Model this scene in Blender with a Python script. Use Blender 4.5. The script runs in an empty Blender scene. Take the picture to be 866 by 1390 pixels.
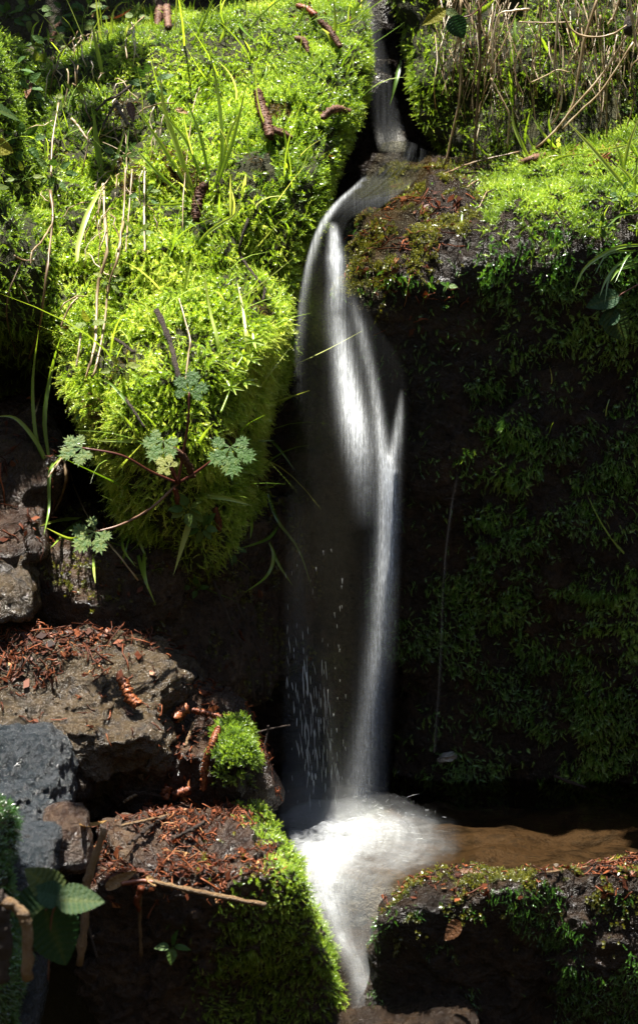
import bpy, math, random
import numpy as np
from mathutils import Vector, Matrix
from mathutils.bvhtree import BVHTree
rng = np.random.default_rng(11); random.seed(11)
scene = bpy.context.scene
COL = scene.collection
R = math.radians

# ------------------------------------------------------------------ camera
TH, D = R(14.0), 3.5
ct, st = math.cos(TH), math.sin(TH)
CAM = np.array([0.0, -D*ct, D*st])
FW = np.array([0.0, ct, -st]); UP = np.array([0.0, st, ct]); RT = np.array([1.0, 0, 0])
cam = bpy.data.cameras.new('camera'); camo = bpy.data.objects.new('camera', cam); COL.objects.link(camo)
camo.location = CAM; camo.rotation_euler = (math.pi/2 - TH, 0, 0)
cam.sensor_fit = 'VERTICAL'; cam.sensor_height = 24; cam.lens = 24*D/1.390
cam.clip_start = .05; cam.clip_end = 300
cam.dof.use_dof = True; cam.dof.focus_distance = 3.42; cam.dof.aperture_fstop = 5.6
scene.camera = camo

def ray(px, py):
    d = D*FW + (px-433)/1000*RT + (695-py)/1000*UP
    return d/np.linalg.norm(d)
def P(px, py, Y):                      # the point seen at a photo pixel, Y metres behind the fall
    d = ray(px, py); t = (Y-CAM[1])/d[1]
    return CAM + d*t
def PZ(px, py, Z):
    d = ray(px, py); t = (Z-CAM[2])/d[2]
    return CAM + d*t
def proj(pts):
    q = pts-CAM; z = q@FW
    return 433 + 1000*D*(q@RT)/z, 695 - 1000*D*(q@UP)/z

# ------------------------------------------------------------------ noise
_h = rng.permutation(256); _p = np.concatenate([_h, _h]); _g = rng.normal(size=(256, 3)); _g /= np.linalg.norm(_g, axis=1)[:, None]
def perlin(p):
    i = np.floor(p).astype(int); f = p-i; i &= 255
    u = f*f*f*(f*(f*6-15)+10); out = 0
    for dx in (0, 1):
        wx = u[:, 0] if dx else 1-u[:, 0]
        a = _p[(i[:, 0]+dx) & 255]
        for dy in (0, 1):
            wy = u[:, 1] if dy else 1-u[:, 1]
            b = _p[(a+i[:, 1]+dy) & 255]
            for dz in (0, 1):
                wz = u[:, 2] if dz else 1-u[:, 2]
                g = _g[_p[(b+i[:, 2]+dz) & 255]]
                out = out + wx*wy*wz*(g[:, 0]*(f[:, 0]-dx)+g[:, 1]*(f[:, 1]-dy)+g[:, 2]*(f[:, 2]-dz))
    return out*1.6
def fbm(p, freq, octs=4, seed=0, ridged=False):
    o = 0; a = 1; q = np.asarray(p)*freq + seed*17.31
    for k in range(octs):
        n = perlin(q)
        o = o + a*((1-2*np.abs(n)) if ridged else n); a *= .5; q = q*2.03+5.1
    return o
def smooth(a, b, x):
    t = np.clip((x-a)/(b-a), 0, 1); return t*t*(3-2*t)

# ------------------------------------------------------------------ mesh and naming helpers
def tag(o, label=None, cat=None, group=None, kind=None):
    if label: o['label'] = label
    if cat: o['category'] = cat
    if group: o['group'] = group
    if kind: o['kind'] = kind
    return o
def mesh_obj(name, V, F, mat, parent=None, smooth_shade=True, attrs=None, uv=None, origin=None):
    """F: (n,3|4) int array, or a list of such arrays"""
    V = np.asarray(V, dtype=np.float32)
    o0 = np.zeros(3) if origin is None else np.asarray(origin)
    Fs = F if isinstance(F, list) else [F]
    Fs = [np.asarray(f, dtype=np.int32) for f in Fs if len(f)]
    me = bpy.data.meshes.new(name)
    nl = sum(f.size for f in Fs); nf = sum(len(f) for f in Fs)
    me.vertices.add(len(V)); me.vertices.foreach_set('co', (V-o0).astype(np.float32).ravel())
    me.loops.add(nl); me.loops.foreach_set('vertex_index', np.concatenate([f.ravel() for f in Fs]))
    me.polygons.add(nf)
    tot = np.concatenate([np.full(len(f), f.shape[1], dtype=np.int32) for f in Fs])
    start = np.concatenate([[0], np.cumsum(tot)[:-1]]).astype(np.int32)
    me.polygons.foreach_set('loop_start', start)
    if smooth_shade: me.polygons.foreach_set('use_smooth', np.ones(nf, dtype=bool))
    me.update(calc_edges=True)
    for k, v in (attrs or {}).items():
        at = me.attributes.new(k, 'FLOAT', 'POINT'); at.data.foreach_set('value', np.asarray(v, dtype=np.float32))
    if uv is not None:
        ul = me.uv_layers.new(name='UVMap'); idx = np.concatenate([f.ravel() for f in Fs])
        ul.data.foreach_set('uv', np.asarray(uv, dtype=np.float32)[idx].ravel())
    if mat: me.materials.append(mat)
    o = bpy.data.objects.new(name, me); COL.objects.link(o)
    o.location = o0
    if parent is not None:
        o.parent = parent; o.location = Vector(o0) - world_loc(parent)
    return o
def world_loc(o):
    v = Vector(o.location)
    while o.parent: o = o.parent; v += Vector(o.location)
    return v
def empty(name, loc):
    o = bpy.data.objects.new(name, None); o.empty_display_size = .02; COL.objects.link(o); o.location = Vector(loc); return o

# ------------------------------------------------------------------ materials
def new_mat(name):
    m = bpy.data.materials.new(name); m.use_nodes = True; nt = m.node_tree; nt.nodes.clear()
    return m, nt, nt.nodes.new, nt.links.new
def rampnode(nt, fac, stops):
    r = nt.nodes.new('ShaderNodeValToRGB'); cr = r.color_ramp
    while len(cr.elements) < len(stops): cr.elements.new(.5)
    for e, (p, c) in zip(cr.elements, stops): e.position = p; e.color = (*c, 1)
    nt.links.new(fac, r.inputs[0]); return r
def noise_tex(nt, scale, detail=5, rough=.6, vec=None):
    n = nt.nodes.new('ShaderNodeTexNoise'); n.inputs['Scale'].default_value = scale
    n.inputs['Detail'].default_value = detail; n.inputs['Roughness'].default_value = rough
    if vec is not None: nt.links.new(vec, n.inputs['Vector'])
    return n
def pos_vec(nt):
    return nt.nodes.new('ShaderNodeNewGeometry').outputs['Position']
def rock_mat(name, stops, rough=(.3, .65), bump=.6, scale=9, spec=.4, fine=90):
    m, nt, N, L = new_mat(name)
    v = pos_vec(nt)
    a = noise_tex(nt, scale, 8, .65, v); b = noise_tex(nt, scale*6.3, 6, .7, v); c = noise_tex(nt, fine, 4, .7, v)
    mix = N('ShaderNodeMix'); mix.data_type = 'FLOAT'; mix.inputs[0].default_value = .45
    L(a.outputs[0], mix.inputs[2]); L(b.outputs[0], mix.inputs[3])
    cr = rampnode(nt, mix.outputs[0], stops)
    rr = N('ShaderNodeMapRange'); rr.inputs[1].default_value = .35; rr.inputs[2].default_value = .65
    rr.inputs[3].default_value = rough[0]; rr.inputs[4].default_value = rough[1]; L(b.outputs[0], rr.inputs[0])
    add = N('ShaderNodeMath'); add.operation = 'ADD'; L(b.outputs[0], add.inputs[0])
    mul = N('ShaderNodeMath'); mul.operation = 'MULTIPLY'; mul.inputs[1].default_value = .5; L(c.outputs[0], mul.inputs[0]); L(mul.outputs[0], add.inputs[1])
    bp = N('ShaderNodeBump'); bp.inputs['Strength'].default_value = bump; bp.inputs['Distance'].default_value = .012; L(add.outputs[0], bp.inputs['Height'])
    bs = N('ShaderNodeBsdfPrincipled'); L(cr.outputs[0], bs.inputs['Base Color']); L(rr.outputs[0], bs.inputs['Roughness'])
    bs.inputs['Specular IOR Level'].default_value = spec; L(bp.outputs[0], bs.inputs['Normal'])
    o = N('ShaderNodeOutputMaterial'); L(bs.outputs[0], o.inputs[0]); return m
def leaf_mat(name, stops, trans=.45, rough=.4, gloss=.06, bump=0):
    """thin foliage: tint attribute -> colour, diffuse + light coming through + a weak sheen"""
    m, nt, N, L = new_mat(name)
    at = N('ShaderNodeAttribute'); at.attribute_name = 'tint'
    cr = rampnode(nt, at.outputs['Fac'], stops)
    d = N('ShaderNodeBsdfDiffuse'); t = N('ShaderNodeBsdfTranslucent'); g = N('ShaderNodeBsdfGlossy'); g.inputs['Roughness'].default_value = rough
    hs = N('ShaderNodeHueSaturation'); hs.inputs['Saturation'].default_value = 1.1; hs.inputs['Value'].default_value = 1.25; hs.inputs['Hue'].default_value = .485
    L(cr.outputs[0], d.inputs[0]); L(cr.outputs[0], hs.inputs['Color']); L(hs.outputs[0], t.inputs[0])
    if bump:
        n = noise_tex(nt, 260, 3, .6, pos_vec(nt)); bp = N('ShaderNodeBump'); bp.inputs['Strength'].default_value = bump; bp.inputs['Distance'].default_value = .003
        L(n.outputs[0], bp.inputs['Height'])
        for s in (d, t, g): L(bp.outputs[0], s.inputs['Normal'])
    m1 = N('ShaderNodeMixShader'); m1.inputs[0].default_value = trans; L(d.outputs[0], m1.inputs[1]); L(t.outputs[0], m1.inputs[2])
    m2 = N('ShaderNodeMixShader'); m2.inputs[0].default_value = gloss; L(m1.outputs[0], m2.inputs[1]); L(g.outputs[0], m2.inputs[2])
    o = N('ShaderNodeOutputMaterial'); L(m2.outputs[0], o.inputs[0]); return m
MAT = {}
MAT['dark_rock'] = rock_mat('dark_wet_rock', [(.3, (.004, .003, .002)), (.5, (.013, .008, .005)), (.62, (.030, .017, .008)), (.75, (.055, .027, .011))], (.14, .40), 1.0, 10, .22)
MAT['grey_rock'] = rock_mat('grey_stone', [(.30, (.006, .005, .004)), (.42, (.030, .023, .015)), (.50, (.055, .038, .020)), (.57, (.019, .016, .014)), (.64, (.080, .057, .030)), (.78, (.13, .098, .062))], (.08, .32), 1.0, 9)
MAT['shade_blue_rock'] = rock_mat('shade_blue_stone', [(.3, (.006, .008, .010)), (.45, (.016, .021, .025)), (.54, (.034, .039, .044)), (.62, (.014, .014, .014)), (.75, (.045, .042, .036))], (.10, .40), 1.0, 16)  # bluish skylight and dimness of the shade painted into the stone colour
MAT['brown_rock'] = rock_mat('brown_wet_stone', [(.3, (.006, .004, .003)), (.48, (.026, .014, .009)), (.6, (.06, .036, .02)), (.78, (.12, .085, .048))], (.10, .45), .9, 14)
MAT['soil'] = rock_mat('mossy_soil', [(.3, (.008, .009, .004)), (.5, (.025, .026, .01)), (.7, (.05, .045, .016))], (.6, .9), .8, 20, .2)
MAT['bed'] = rock_mat('stream_bed', [(.32, (.008, .006, .004)), (.45, (.022, .016, .010)), (.53, (.070, .050, .030)), (.58, (.028, .022, .016)), (.70, (.17, .125, .078))], (.4, .7), .8, 5)
MAT['ground'] = rock_mat('forest_soil', [(.3, (.01, .008, .005)), (.5, (.03, .025, .012)), (.7, (.05, .045, .02))], (.6, .9), .8, 6, .2)

# ------------------------------------------------------------------ rocks
_sph = {}
def sphere(sub):
    if sub not in _sph:
        import bmesh
        bm = bmesh.new(); bmesh.ops.create_icosphere(bm, subdivisions=sub, radius=1)
        V = np.array([v.co[:] for v in bm.verts]); F = np.array([[v.index for v in f.verts] for f in bm.faces], dtype=np.int32); bm.free()
        _sph[sub] = (V/np.linalg.norm(V, axis=1)[:, None], F)
    return _sph[sub]
def plane3(a, b, c, center):
    n = np.cross(b-a, c-a); n /= np.linalg.norm(n); h = n@(a-center)
    if h < 0: n, h = -n, -h
    return n, h
BASES = {}                               # name -> (V, F) for ray hits and scatter
def rock(name, center, planes, mat, p=9, sub=6, amp=.02, freq=6, seed=0, rid=0.0, bumps=(), fine=.004, billow=0, bfreq=11, label=None, cat=None, key=None, group=None, octs=5):
    c = np.asarray(center); d, F = sphere(sub)
    s = np.zeros(len(d))
    for pl in planes:
        n, h = pl if len(pl) == 2 else plane3(*pl, c)
        n = np.asarray(n, float); n = n/np.linalg.norm(n)
        s += np.clip(d@n/max(h, 1e-3), 0, None)**p
    r = s**(-1/p)
    V = c + d*r[:, None]
    dis = amp*fbm(V, freq, octs, seed)
    if rid: dis = dis + rid*fbm(V, freq*.8, 4, seed+3, True)
    dis = dis + fine*fbm(V, freq*7, 3, seed+9)
    if billow: dis = dis + billow*(np.abs(fbm(V, bfreq, 2, seed+5))-.3)
    for (q, rad, a) in bumps:
        dis = dis + a*np.exp(-((V-np.asarray(q))**2).sum(1)/rad**2)
    V = V + d*dis[:, None]
    org = np.array([c[0], c[1], V[:, 2].min()])
    o = mesh_obj(name, V, F, mat, origin=org)
    tag(o, label, cat, group)
    BASES[key or name] = (V, F); o['_'] = 0; del o['_']
    return o
X = lambda s, h: ((s, 0, 0), h)
Y_ = lambda s, h: ((0, s, 0), h)
Z = lambda s, h: ((0, 0, s), h)

# ---- ground: one sheet, stream bed, steps and banks, out to unseen valley sides raised to cut sky light
def ground_height(x, y):
    p = np.stack([x, y, np.zeros_like(x)], 1)
    n = .04*fbm(p, 1.7, 4, 2)+.012*fbm(p, 9, 3, 4)
    z = -.80 + .22*smooth(-.75, -.35, y)
    z = np.where(y < -1.2, -.80 + .02*y*0, z)
    z = z + .10*smooth(-.42, -.36, y)                      # pool bed about -.48
    z = z + .70*smooth(.26, .40, y)                        # up to the upper stream bed
    ch = smooth(.16, .30, np.abs(x-.085))
    z = z + (.55+.5*ch)*smooth(.62, .82, y) + .55*np.clip(y-.8, 0, 60)*(1-.6*smooth(8, 30, y))
    z = z + .35*ch*smooth(.35, .55, y)*(y < .8)*smooth(.8, .7, y)
    z = z + .25*smooth(.7, 2.2, np.abs(x))*smooth(-3, 0, y) + .8*np.clip(np.abs(x)-1.8, 0, 8)
    z = z + 1.1*np.clip(-y-4.6, 0, 9)  # unseen slope behind the camera, added to block sky light
    return z + n*np.where(y > .4, 1.3, .6)
def axis(lo, hi, step, far, k):
    core = np.arange(lo, hi+1e-6, step); o = []; s = step; q = hi
    while q < far: s *= k; q += s; o.append(q)
    o2 = []; s = step; q = lo
    while q > -far: s *= k; q -= s; o2.append(q)
    return np.array(o2[::-1]+list(core)+o)
ax, ay = axis(-.8, .8, .02, 60, 1.22), axis(-1.2, 1.3, .02, 60, 1.22)
gx, gy = np.meshgrid(ax, ay); gv = np.stack([gx.ravel(), gy.ravel()], 1)
gz = ground_height(gv[:, 0], gv[:, 1]); GV = np.concatenate([gv, gz[:, None]], 1)
def grid_faces(nx, ny):
    i = np.arange((nx-1)*(ny-1)); a = (i//(nx-1))*nx + i % (nx-1)
    return np.stack([a, a+1, a+1+nx, a+nx], 1).astype(np.int32)
GF = grid_faces(len(ax), len(ay))
tag(mesh_obj('ground', GV, GF, MAT['ground']), 'dark forest soil of the stream valley', 'ground', kind='structure')
BASES['ground'] = (GV, np.concatenate([GF[:, [0, 1, 2]], GF[:, [0, 2, 3]]]))

# ---- the large mossy mound left of the fall
cM = P(235, 400, .16)
mound = rock('mossy_mound', cM, [
    (P(200, 590, -.225), P(110, 95, .24), P(400, 95, .24)),
    ((0, -.25, .97), np.array([0, -.25, .97])@(P(280, 42, .36)-cM)), (P(28, 175, .15), P(135, 45, .38), P(60, 70, .60)),
    (P(200, 590, -.25), P(100, 745, -.10), P(380, 735, -.10)),
    (P(474, 70, .36), P(418, 290, .02), P(352, 560, -.13)),
    (P(48, 430, -.06), P(30, 150, .20), P(125, 660, -.13)),
    (P(300, 480, -.20), P(378, 480, -.07), P(330, 650, -.13)), (P(200, 470, -.235), P(90, 480, -.10), P(150, 640, -.15)),
    Y_(1, .45), Z(-1, .45)], MAT['soil'], p=9, sub=7, amp=.042, freq=4.5, seed=1, fine=.008, billow=.024,
    bumps=[(P(500, 165, .27), .105, .105), (P(455, 235, .12), .06, .035), (P(480, 70, .36), .09, .03), (P(150, 210, .1), .07, -.03), (P(300, 230, .08), .10, .02), (P(250, 420, -.1), .12, .025), (P(360, 330, -.03), .06, -.02), (P(330, 70, .3), .1, .03)],
    label='large rounded mound thickly covered in bright yellow-green moss left of the waterfall', cat='mossy mound')

# ---- the big boulder right of the fall, its face in shade
cB = np.array([.44, .26, -.05])
boulder = rock('mossy_boulder', cB, [
    (P(560, 306, .0), P(800, 280, .0), P(715, 238, .33)), (P(470, 345, .015), P(640, 300, -.005), P(545, 262, .10)),
    (P(560, 310, -.0), P(850, 300, -.01), P(700, 1100, .085)),
    (P(450, 330, .02), P(522, 1000, .03), P(488, 235, .3)),
    X(1, .55), Y_(1, .20), Z(-1, .50)], MAT['dark_rock'], p=12, sub=7, amp=.034, freq=5, seed=4, rid=.012, fine=.009, billow=.02,
    bumps=[(P(840, 830, -.02), .12, .06), (P(840, 1010, -.02), .10, .06), (P(620, 1055, 0), .09, .05), (P(700, 900, .02), .12, -.05), (P(560, 480, .02), .1, -.02), (P(700, 470, 0), .14, -.02)],
    label='huge dark boulder right of the waterfall with a mossy top and shaded wet face', cat='boulder')

# ---- rock behind the water curtain, its top is the lip of the channel
cR = np.array([-.06, .36, -.05])
recess = rock('overhung_rock', cR, [
    (P(380, 700, .12), P(560, 700, .12), P(480, 320, .08)), ((0, -.18, .98), .36), X(1, .30), X(-1, .34), Y_(1, .24), Z(-1, .5)],
    MAT['dark_rock'], p=12, sub=6, amp=.03, freq=6, seed=6, rid=.015, fine=.006, label='dark dripping rock face behind the curtain of falling water', cat='rock')
cU = P(520, 90, .75)
rock('wet_cliff_rock', cU, [((0, -1, .12), .14), X(1, .14), X(-1, .2), Z(1, .35), Z(-1, .35), Y_(1, .3)], MAT['dark_rock'], p=10, sub=5, amp=.03, freq=7, seed=8,
     label='black wet rock behind the small upper cascade', cat='rock')
# ---- mossy bank hung with straw, top right
cK = P(730, 60, .72)
bank = rock('mossy_bank', cK, [
    (P(580, 60, .47), P(850, 60, .44), P(700, 230, .40)), (P(548, 40, .52), P(600, 210, .50), P(560, 40, .8)), X(1, .5), Z(1, .22), Z(-1, .42), Y_(1, .3)],
    MAT['soil'], p=10, sub=6, amp=.04, freq=6, seed=9, fine=.01, label='steep mossy bank overhung with dead grass at the top right', cat='bank')
cL = P(40, 40, .85)
rear = rock('earth_bank', cL, [
    ((0, -.8, .6), .17), X(-1, .55), X(1, .46), Z(1, .5), Z(-1, .5), Y_(1, .4)], MAT['soil'], p=8, sub=6, amp=.06, freq=4, seed=12, fine=.012,
    label='shaded leafy earth bank rising behind the mossy mound', cat='bank')
cS = P(-50, 300, .10)
left_rock = rock('mossy_rock', cS, [((.15, -.85, .5), .15), ((1, -.1, .25), .115), X(-1, .3), Z(1, .24), ((0, -.6, -.8), .16), Z(-1, .26), Y_(1, .25)], MAT['soil'], p=6, sub=6, amp=.045, freq=6, seed=13, fine=.01,
    label='dark shaded rock at the left edge beside the mossy mound', cat='rock')
# ---- left lower rocks
cG = P(170, 830, .02)
ledge = rock('wet_ledge', cG, [(P(100, 760, -.17), P(270, 750, -.17), P(180, 720, -.02)), ((0, -1, .05), .16), ((.8, -.6, 0), .13), X(-1, .10), Z(-1, .12), Y_(1, .2)],
    MAT['brown_rock'], p=10, sub=6, amp=.025, freq=9, seed=14, rid=.012, fine=.006, label='wet brown ledge with sparse moss tufts under the mossy mound', cat='rock')
cW = P(20, 660, -.02)
red_stone = rock('wet_stone', cW, [((.1, -.7, .7), .075), X(1, .055), X(-1, .12), Z(1, .09), Z(-1, .06), Y_(1, .15)], MAT['brown_rock'], p=6, sub=5, amp=.03, freq=10, seed=15, rid=.01,
    label='dark reddish wet stone at the left edge under the small trickle', cat='rock')
cV = P(2, 775, -.14)
rock('wet_stone', cV, [((.1, -.75, .65), .055), X(1, .045), X(-1, .09), Z(1, .06), Z(-1, .05), Y_(1, .12)], MAT['grey_rock'], p=6, sub=5, amp=.02, freq=10, seed=16, key='wet_stone2',
    label='glistening grey wet stone at the left edge above the sunlit grey boulder', cat='rock')
cA = P(86, 965, -.275)
grey = rock('grey_boulder', cA, [
    (P(40, 885, -.235), P(150, 885, -.235), P(110, 985, -.335)), ((.05, -1, -.10), .075), ((0, -.75, -.66), .085), ((.8, -.25, .55), .098), X(-1, .17), Z(-1, .16), Y_(1, .12), ((0, .3, .95), .085)],
    MAT['grey_rock'], p=8, sub=7, amp=.024, freq=7, seed=17, rid=.026, fine=.010, octs=6, label='sunlit grey boulder with a rough sloping top strewn with red debris', cat='boulder')
cC = P(225, 1000, -.24)
spur = rock('brown_rock', cC, [((0, -.55, .83), .035), ((.7, 0, .7), .075), X(1, .13), X(-1, .08), ((0, -1, 0), .06), Z(-1, .1), Y_(1, .06)], MAT['brown_rock'], p=7, sub=5, amp=.02, freq=14, seed=18, rid=.01,
    label='low brown rock littered with catkins between grey boulder and falling water', cat='rock')
cD = P(318, 1022, -.31)
tuft_rock = rock('mossy_stone', cD, [((0, -.4, .9), .022), X(1, .022), X(-1, .026), ((0, -1, 0), .035), Z(-1, .06), Y_(1, .04)], MAT['dark_rock'], p=3, sub=5, amp=.012, freq=14, seed=19,
    label='small stone with a bright cushion of moss beside the foot of the fall', cat='stone')
cE = P(2, 1092, -.45)
blue = rock('smooth_boulder', cE, [((.3, -.6, .75), .062), X(1, .068), X(-1, .14), Z(1, .075), Z(-1, .2), Y_(1, .1)], MAT['shade_blue_rock'], p=6, sub=6, amp=.018, freq=9, seed=20, rid=.010, fine=.005,
    label='smooth boulder with the blue of its shade painted in at the left edge beside the still pool', cat='boulder')
for i, (px, py, yy, r, m, lb) in enumerate([
    (62, 1078, -.40, .018, 'shade_blue_rock', 'small rounded stone with painted shade-blue at the right foot of the smooth boulder'),
    (88, 1133, -.52, .024, 'brown_rock', 'brown topped wet stone in the water left of the debris slab'),
    (52, 1156, -.55, .022, 'shade_blue_rock', 'glossy dark stone in the water between bramble leaves and smooth boulder'),
    (12, 1205, -.62, .04, 'shade_blue_rock', 'stone painted in dark shade-blue, partly hidden behind the bramble leaves'),
    (60, 905-35, -.06, .05, 'grey_rock', 'flat pale stone behind the top of the sunlit grey boulder'),
    (90, 1030, -.34, .03, 'dark_rock', 'black wet stone under the front edge of the sunlit grey boulder')]):
    c = P(px, py, yy)
    rock('stone', c, [((0, -.5, .86), r*.8), ((.6, -.6, .4), r*.95), ((-.7, -.4, .5), r*1.0), X(1, r*1.25), X(-1, r*1.3), Y_(1, r), Y_(-1, r*1.1), Z(-1, r*1.6)], MAT[m], p=6, sub=4, amp=r*.3, freq=14, seed=30+i, fine=.002, key='stone%d' % i, label=lb, cat='stone')
# ---- debris covered slab, bottom left; moss hangs over its right shoulder
cF = P(285, 1270, -.46)
slab = rock('mossy_slab', cF, [
    (P(180, 1085, -.30), P(350, 1085, -.30), P(250, 1192, -.56)), (P(150, 1210, -.57), P(350, 1210, -.57), P(260, 1330, -.515)),
    (P(352, 1110, -.33), P(378, 1140, -.55), P(440, 1310, -.52)), (P(150, 1100, -.4), P(120, 1210, -.55), P(150, 1300, -.4)), Y_(1, .17), Z(-1, .25)],
    MAT['brown_rock'], p=5.5, sub=7, amp=.030, freq=9, seed=22, rid=.012, fine=.010, label='flat topped slab strewn with red debris, moss over its right side', cat='slab')
# ---- low boulder, bottom right, holding the pool back
cH = P(730, 1290, -.43)
low = rock('low_boulder', cH, [
    (P(600, 1200, -.46), P(850, 1180, -.46), P(700, 1176, -.34)), ((0, -1, -.14), .075), (P(548, 1190, -.40), P(505, 1300, -.45), P(560, 1200, -.3)), (P(560, 1225, -.47), P(640, 1190, -.49), P(570, 1195, -.40)), X(1, .4), Z(-1, .25), Y_(1, .10)],
    MAT['dark_rock'], p=8, sub=6, amp=.028, freq=8, seed=24, rid=.01, fine=.008, label='long low dark boulder with moss flecked rim in front of the brown pool', cat='boulder')
cT = P(505, 1345, -.42)
chute = rock('chute_rock', cT, [((-.25, -.62, .75), .07), X(1, .12), X(-1, .10), Z(-1, .2), Z(1, .045), Y_(1, .14), Y_(-1, .2)], MAT['dark_rock'], p=6, sub=5, amp=.02, freq=9, seed=26,
    label='brown rock under the lower rush of white water', cat='rock')
cO = P(-70, 1230, -.70)
fore = rock('mossy_stone', cO, [((.3, -.5, .8), .07), X(1, .072), X(-1, .2), Y_(-1, .1), Y_(1, .1), Z(1, .1), Z(-1, .2)], MAT['soil'], p=5, sub=5, amp=.02, freq=9, seed=28, key='fore',
    label='mossy stone just entering the frame at the lower left edge', cat='stone')
# ------------------------------------------------------------------ moss
MOSS = [(0, (.022, .046, .009)), (.3, (.075, .145, .018)), (.6, (.21, .34, .036)), (.85, (.37, .52, .070)), (1, (.53, .62, .13))]
MAT['moss'] = leaf_mat('moss_fronds', MOSS, .52, .36, .05)
MAT['brown_moss'] = leaf_mat('withered_moss', [(0, (.03, .018, .007)), (.5, (.12, .085, .022)), (1, (.25, .22, .05))], .4, .45, .03)
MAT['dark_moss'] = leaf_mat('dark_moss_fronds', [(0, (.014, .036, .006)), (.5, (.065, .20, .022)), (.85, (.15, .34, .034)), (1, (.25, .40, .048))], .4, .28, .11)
MAT['button_moss'] = leaf_mat('button_moss', [(0, (.03, .035, .006)), (.5, (.09, .10, .014)), (1, (.22, .22, .03))], .5, .35, .06)

def frond_template(nodes, per, ln, wd, bend, ang, seed):
    r = np.random.default_rng(seed); V = []; T = []
    for i in range(nodes):
        t = .12 + .88*i/(nodes-1)
        pz = np.array([bend*t*t, 0, t*(1-.25*abs(bend)*t)])
        tz = np.array([2*bend*t, 0, 1.0]); tz /= np.linalg.norm(tz)
        k = (1.05-.55*t**3)*(.75 if i == 0 else 1)
        for j in range(per):
            a = 2*math.pi*j/per + i*2.4 + r.normal(0, .25)
            side = np.array([math.cos(a), math.sin(a), 0]); side -= tz*(side@tz); side /= np.linalg.norm(side)
            A = ang*(1-.55*t)+r.normal(0, .12)
            d = side*math.sin(A)+tz*math.cos(A); w = np.cross(d, tz); w /= max(np.linalg.norm(w), 1e-6)
            L = ln*k*r.uniform(.8, 1.2)
            V += [pz-w*wd*k*.5+d*L*.22, pz+w*wd*k*.5+d*L*.22, pz+d*L+side*L*.08]
            T += [t-.08, t-.08, t+.12]
    for i in range(3):                                   # the thin stem
        pass
    return np.array(V), np.array(T)
FERNY = [frond_template(11, 3, .155, .075, b, .95, i) for i, b in enumerate((-.35, .1, .35, .55, .7, .2))]
STARRY = [frond_template(6, 4, .28, .10, b, 1.1, 20+i) for i, b in enumerate((0, .2, -.2, .3))]
BUTTON = [frond_template(3, 4, .62, .34, b, .95, 40+i) for i, b in enumerate((0, .25, -.25))]

def sample(key, n, mask=None, win=(-130, 1000, -150, 1480), back=-.2):
    V, F = BASES[key]; a, b, c = V[F[:, 0]], V[F[:, 1]], V[F[:, 2]]
    nr = np.cross(b-a, c-a); ar = np.linalg.norm(nr, axis=1); nr /= np.maximum(ar, 1e-12)[:, None]
    cen = (a+b+c)/3; px, py = proj(cen); vw = CAM-cen; vw /= np.linalg.norm(vw, axis=1)[:, None]
    ok = (px > win[0]) & (px < win[1]) & (py > win[2]) & (py < win[3]) & ((nr*vw).sum(1) > back)
    w = ar*ok; idx = rng.choice(len(F), n, p=w/w.sum())
    u = rng.random((n, 2)); u = np.where(u.sum(1, keepdims=True) > 1, 1-u, u)
    p = a[idx]+(b-a)[idx]*u[:, :1]+(c-a)[idx]*u[:, 1:]; nn = nr[idx]
    if mask is not None:
        x, y = proj(p); m = rng.random(n) < mask(p, nn, x, y); p, nn = p[m], nn[m]
    return p, nn
def unit(v): return v/np.maximum(np.linalg.norm(v, axis=-1, keepdims=True), 1e-9)
def grow(name, p, n, templates, size, tint, mat, parent=None, out=.7, rand=.55, down=.25, width=1.0, label=None, kind='stuff', cat=None, sink=.1, comb=.7):
    m = len(p)
    cf = np.stack([fbm(p, 9, 2, 140), fbm(p, 9, 2, 141), fbm(p, 9, 2, 142)], 1)*comb
    g = unit(out*n + cf + rng.normal(size=(m, 3))*rand + np.array([0, 0, -down]))
    g = np.where(((g*n).sum(1) < .12)[:, None], unit(g + n*.5), g)
    xx = rng.normal(size=(m, 3))*.5 + np.array([0, -.35, -.8]); xx = unit(xx - g*(xx*g).sum(1, keepdims=True)); yy = np.cross(g, xx)
    s = size if np.ndim(size) else rng.uniform(.7, 1.3, m)*size
    Vs, Ts = [], []; ti = rng.integers(0, len(templates), m)
    for k, (tv, tt) in enumerate(templates):
        q = ti == k
        if not q.any(): continue
        S = s[q][:, None, None]
        loc = tv[None]
        W = p[q][:, None, :] - n[q][:, None]*S*sink + S*(loc[..., :1]*width*xx[q][:, None] + loc[..., 1:2]*width*yy[q][:, None] + loc[..., 2:]*g[q][:, None])
        Vs.append(W.reshape(-1, 3)); Ts.append((tint[q][:, None]+.42*(tt[None]-.5)).ravel())
    V = np.concatenate(Vs); T = np.clip(np.concatenate(Ts), 0, 1)
    F = np.arange(len(V)).reshape(-1, 3)
    o = mesh_obj(name, V, F, mat, parent, smooth_shade=False, attrs={'tint': T}, origin=None if parent is None else world_loc(parent))
    return tag(o, label, cat, None, kind)
def clump(p, f, seed, o=3): return fbm(p, f, o, seed)

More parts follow.
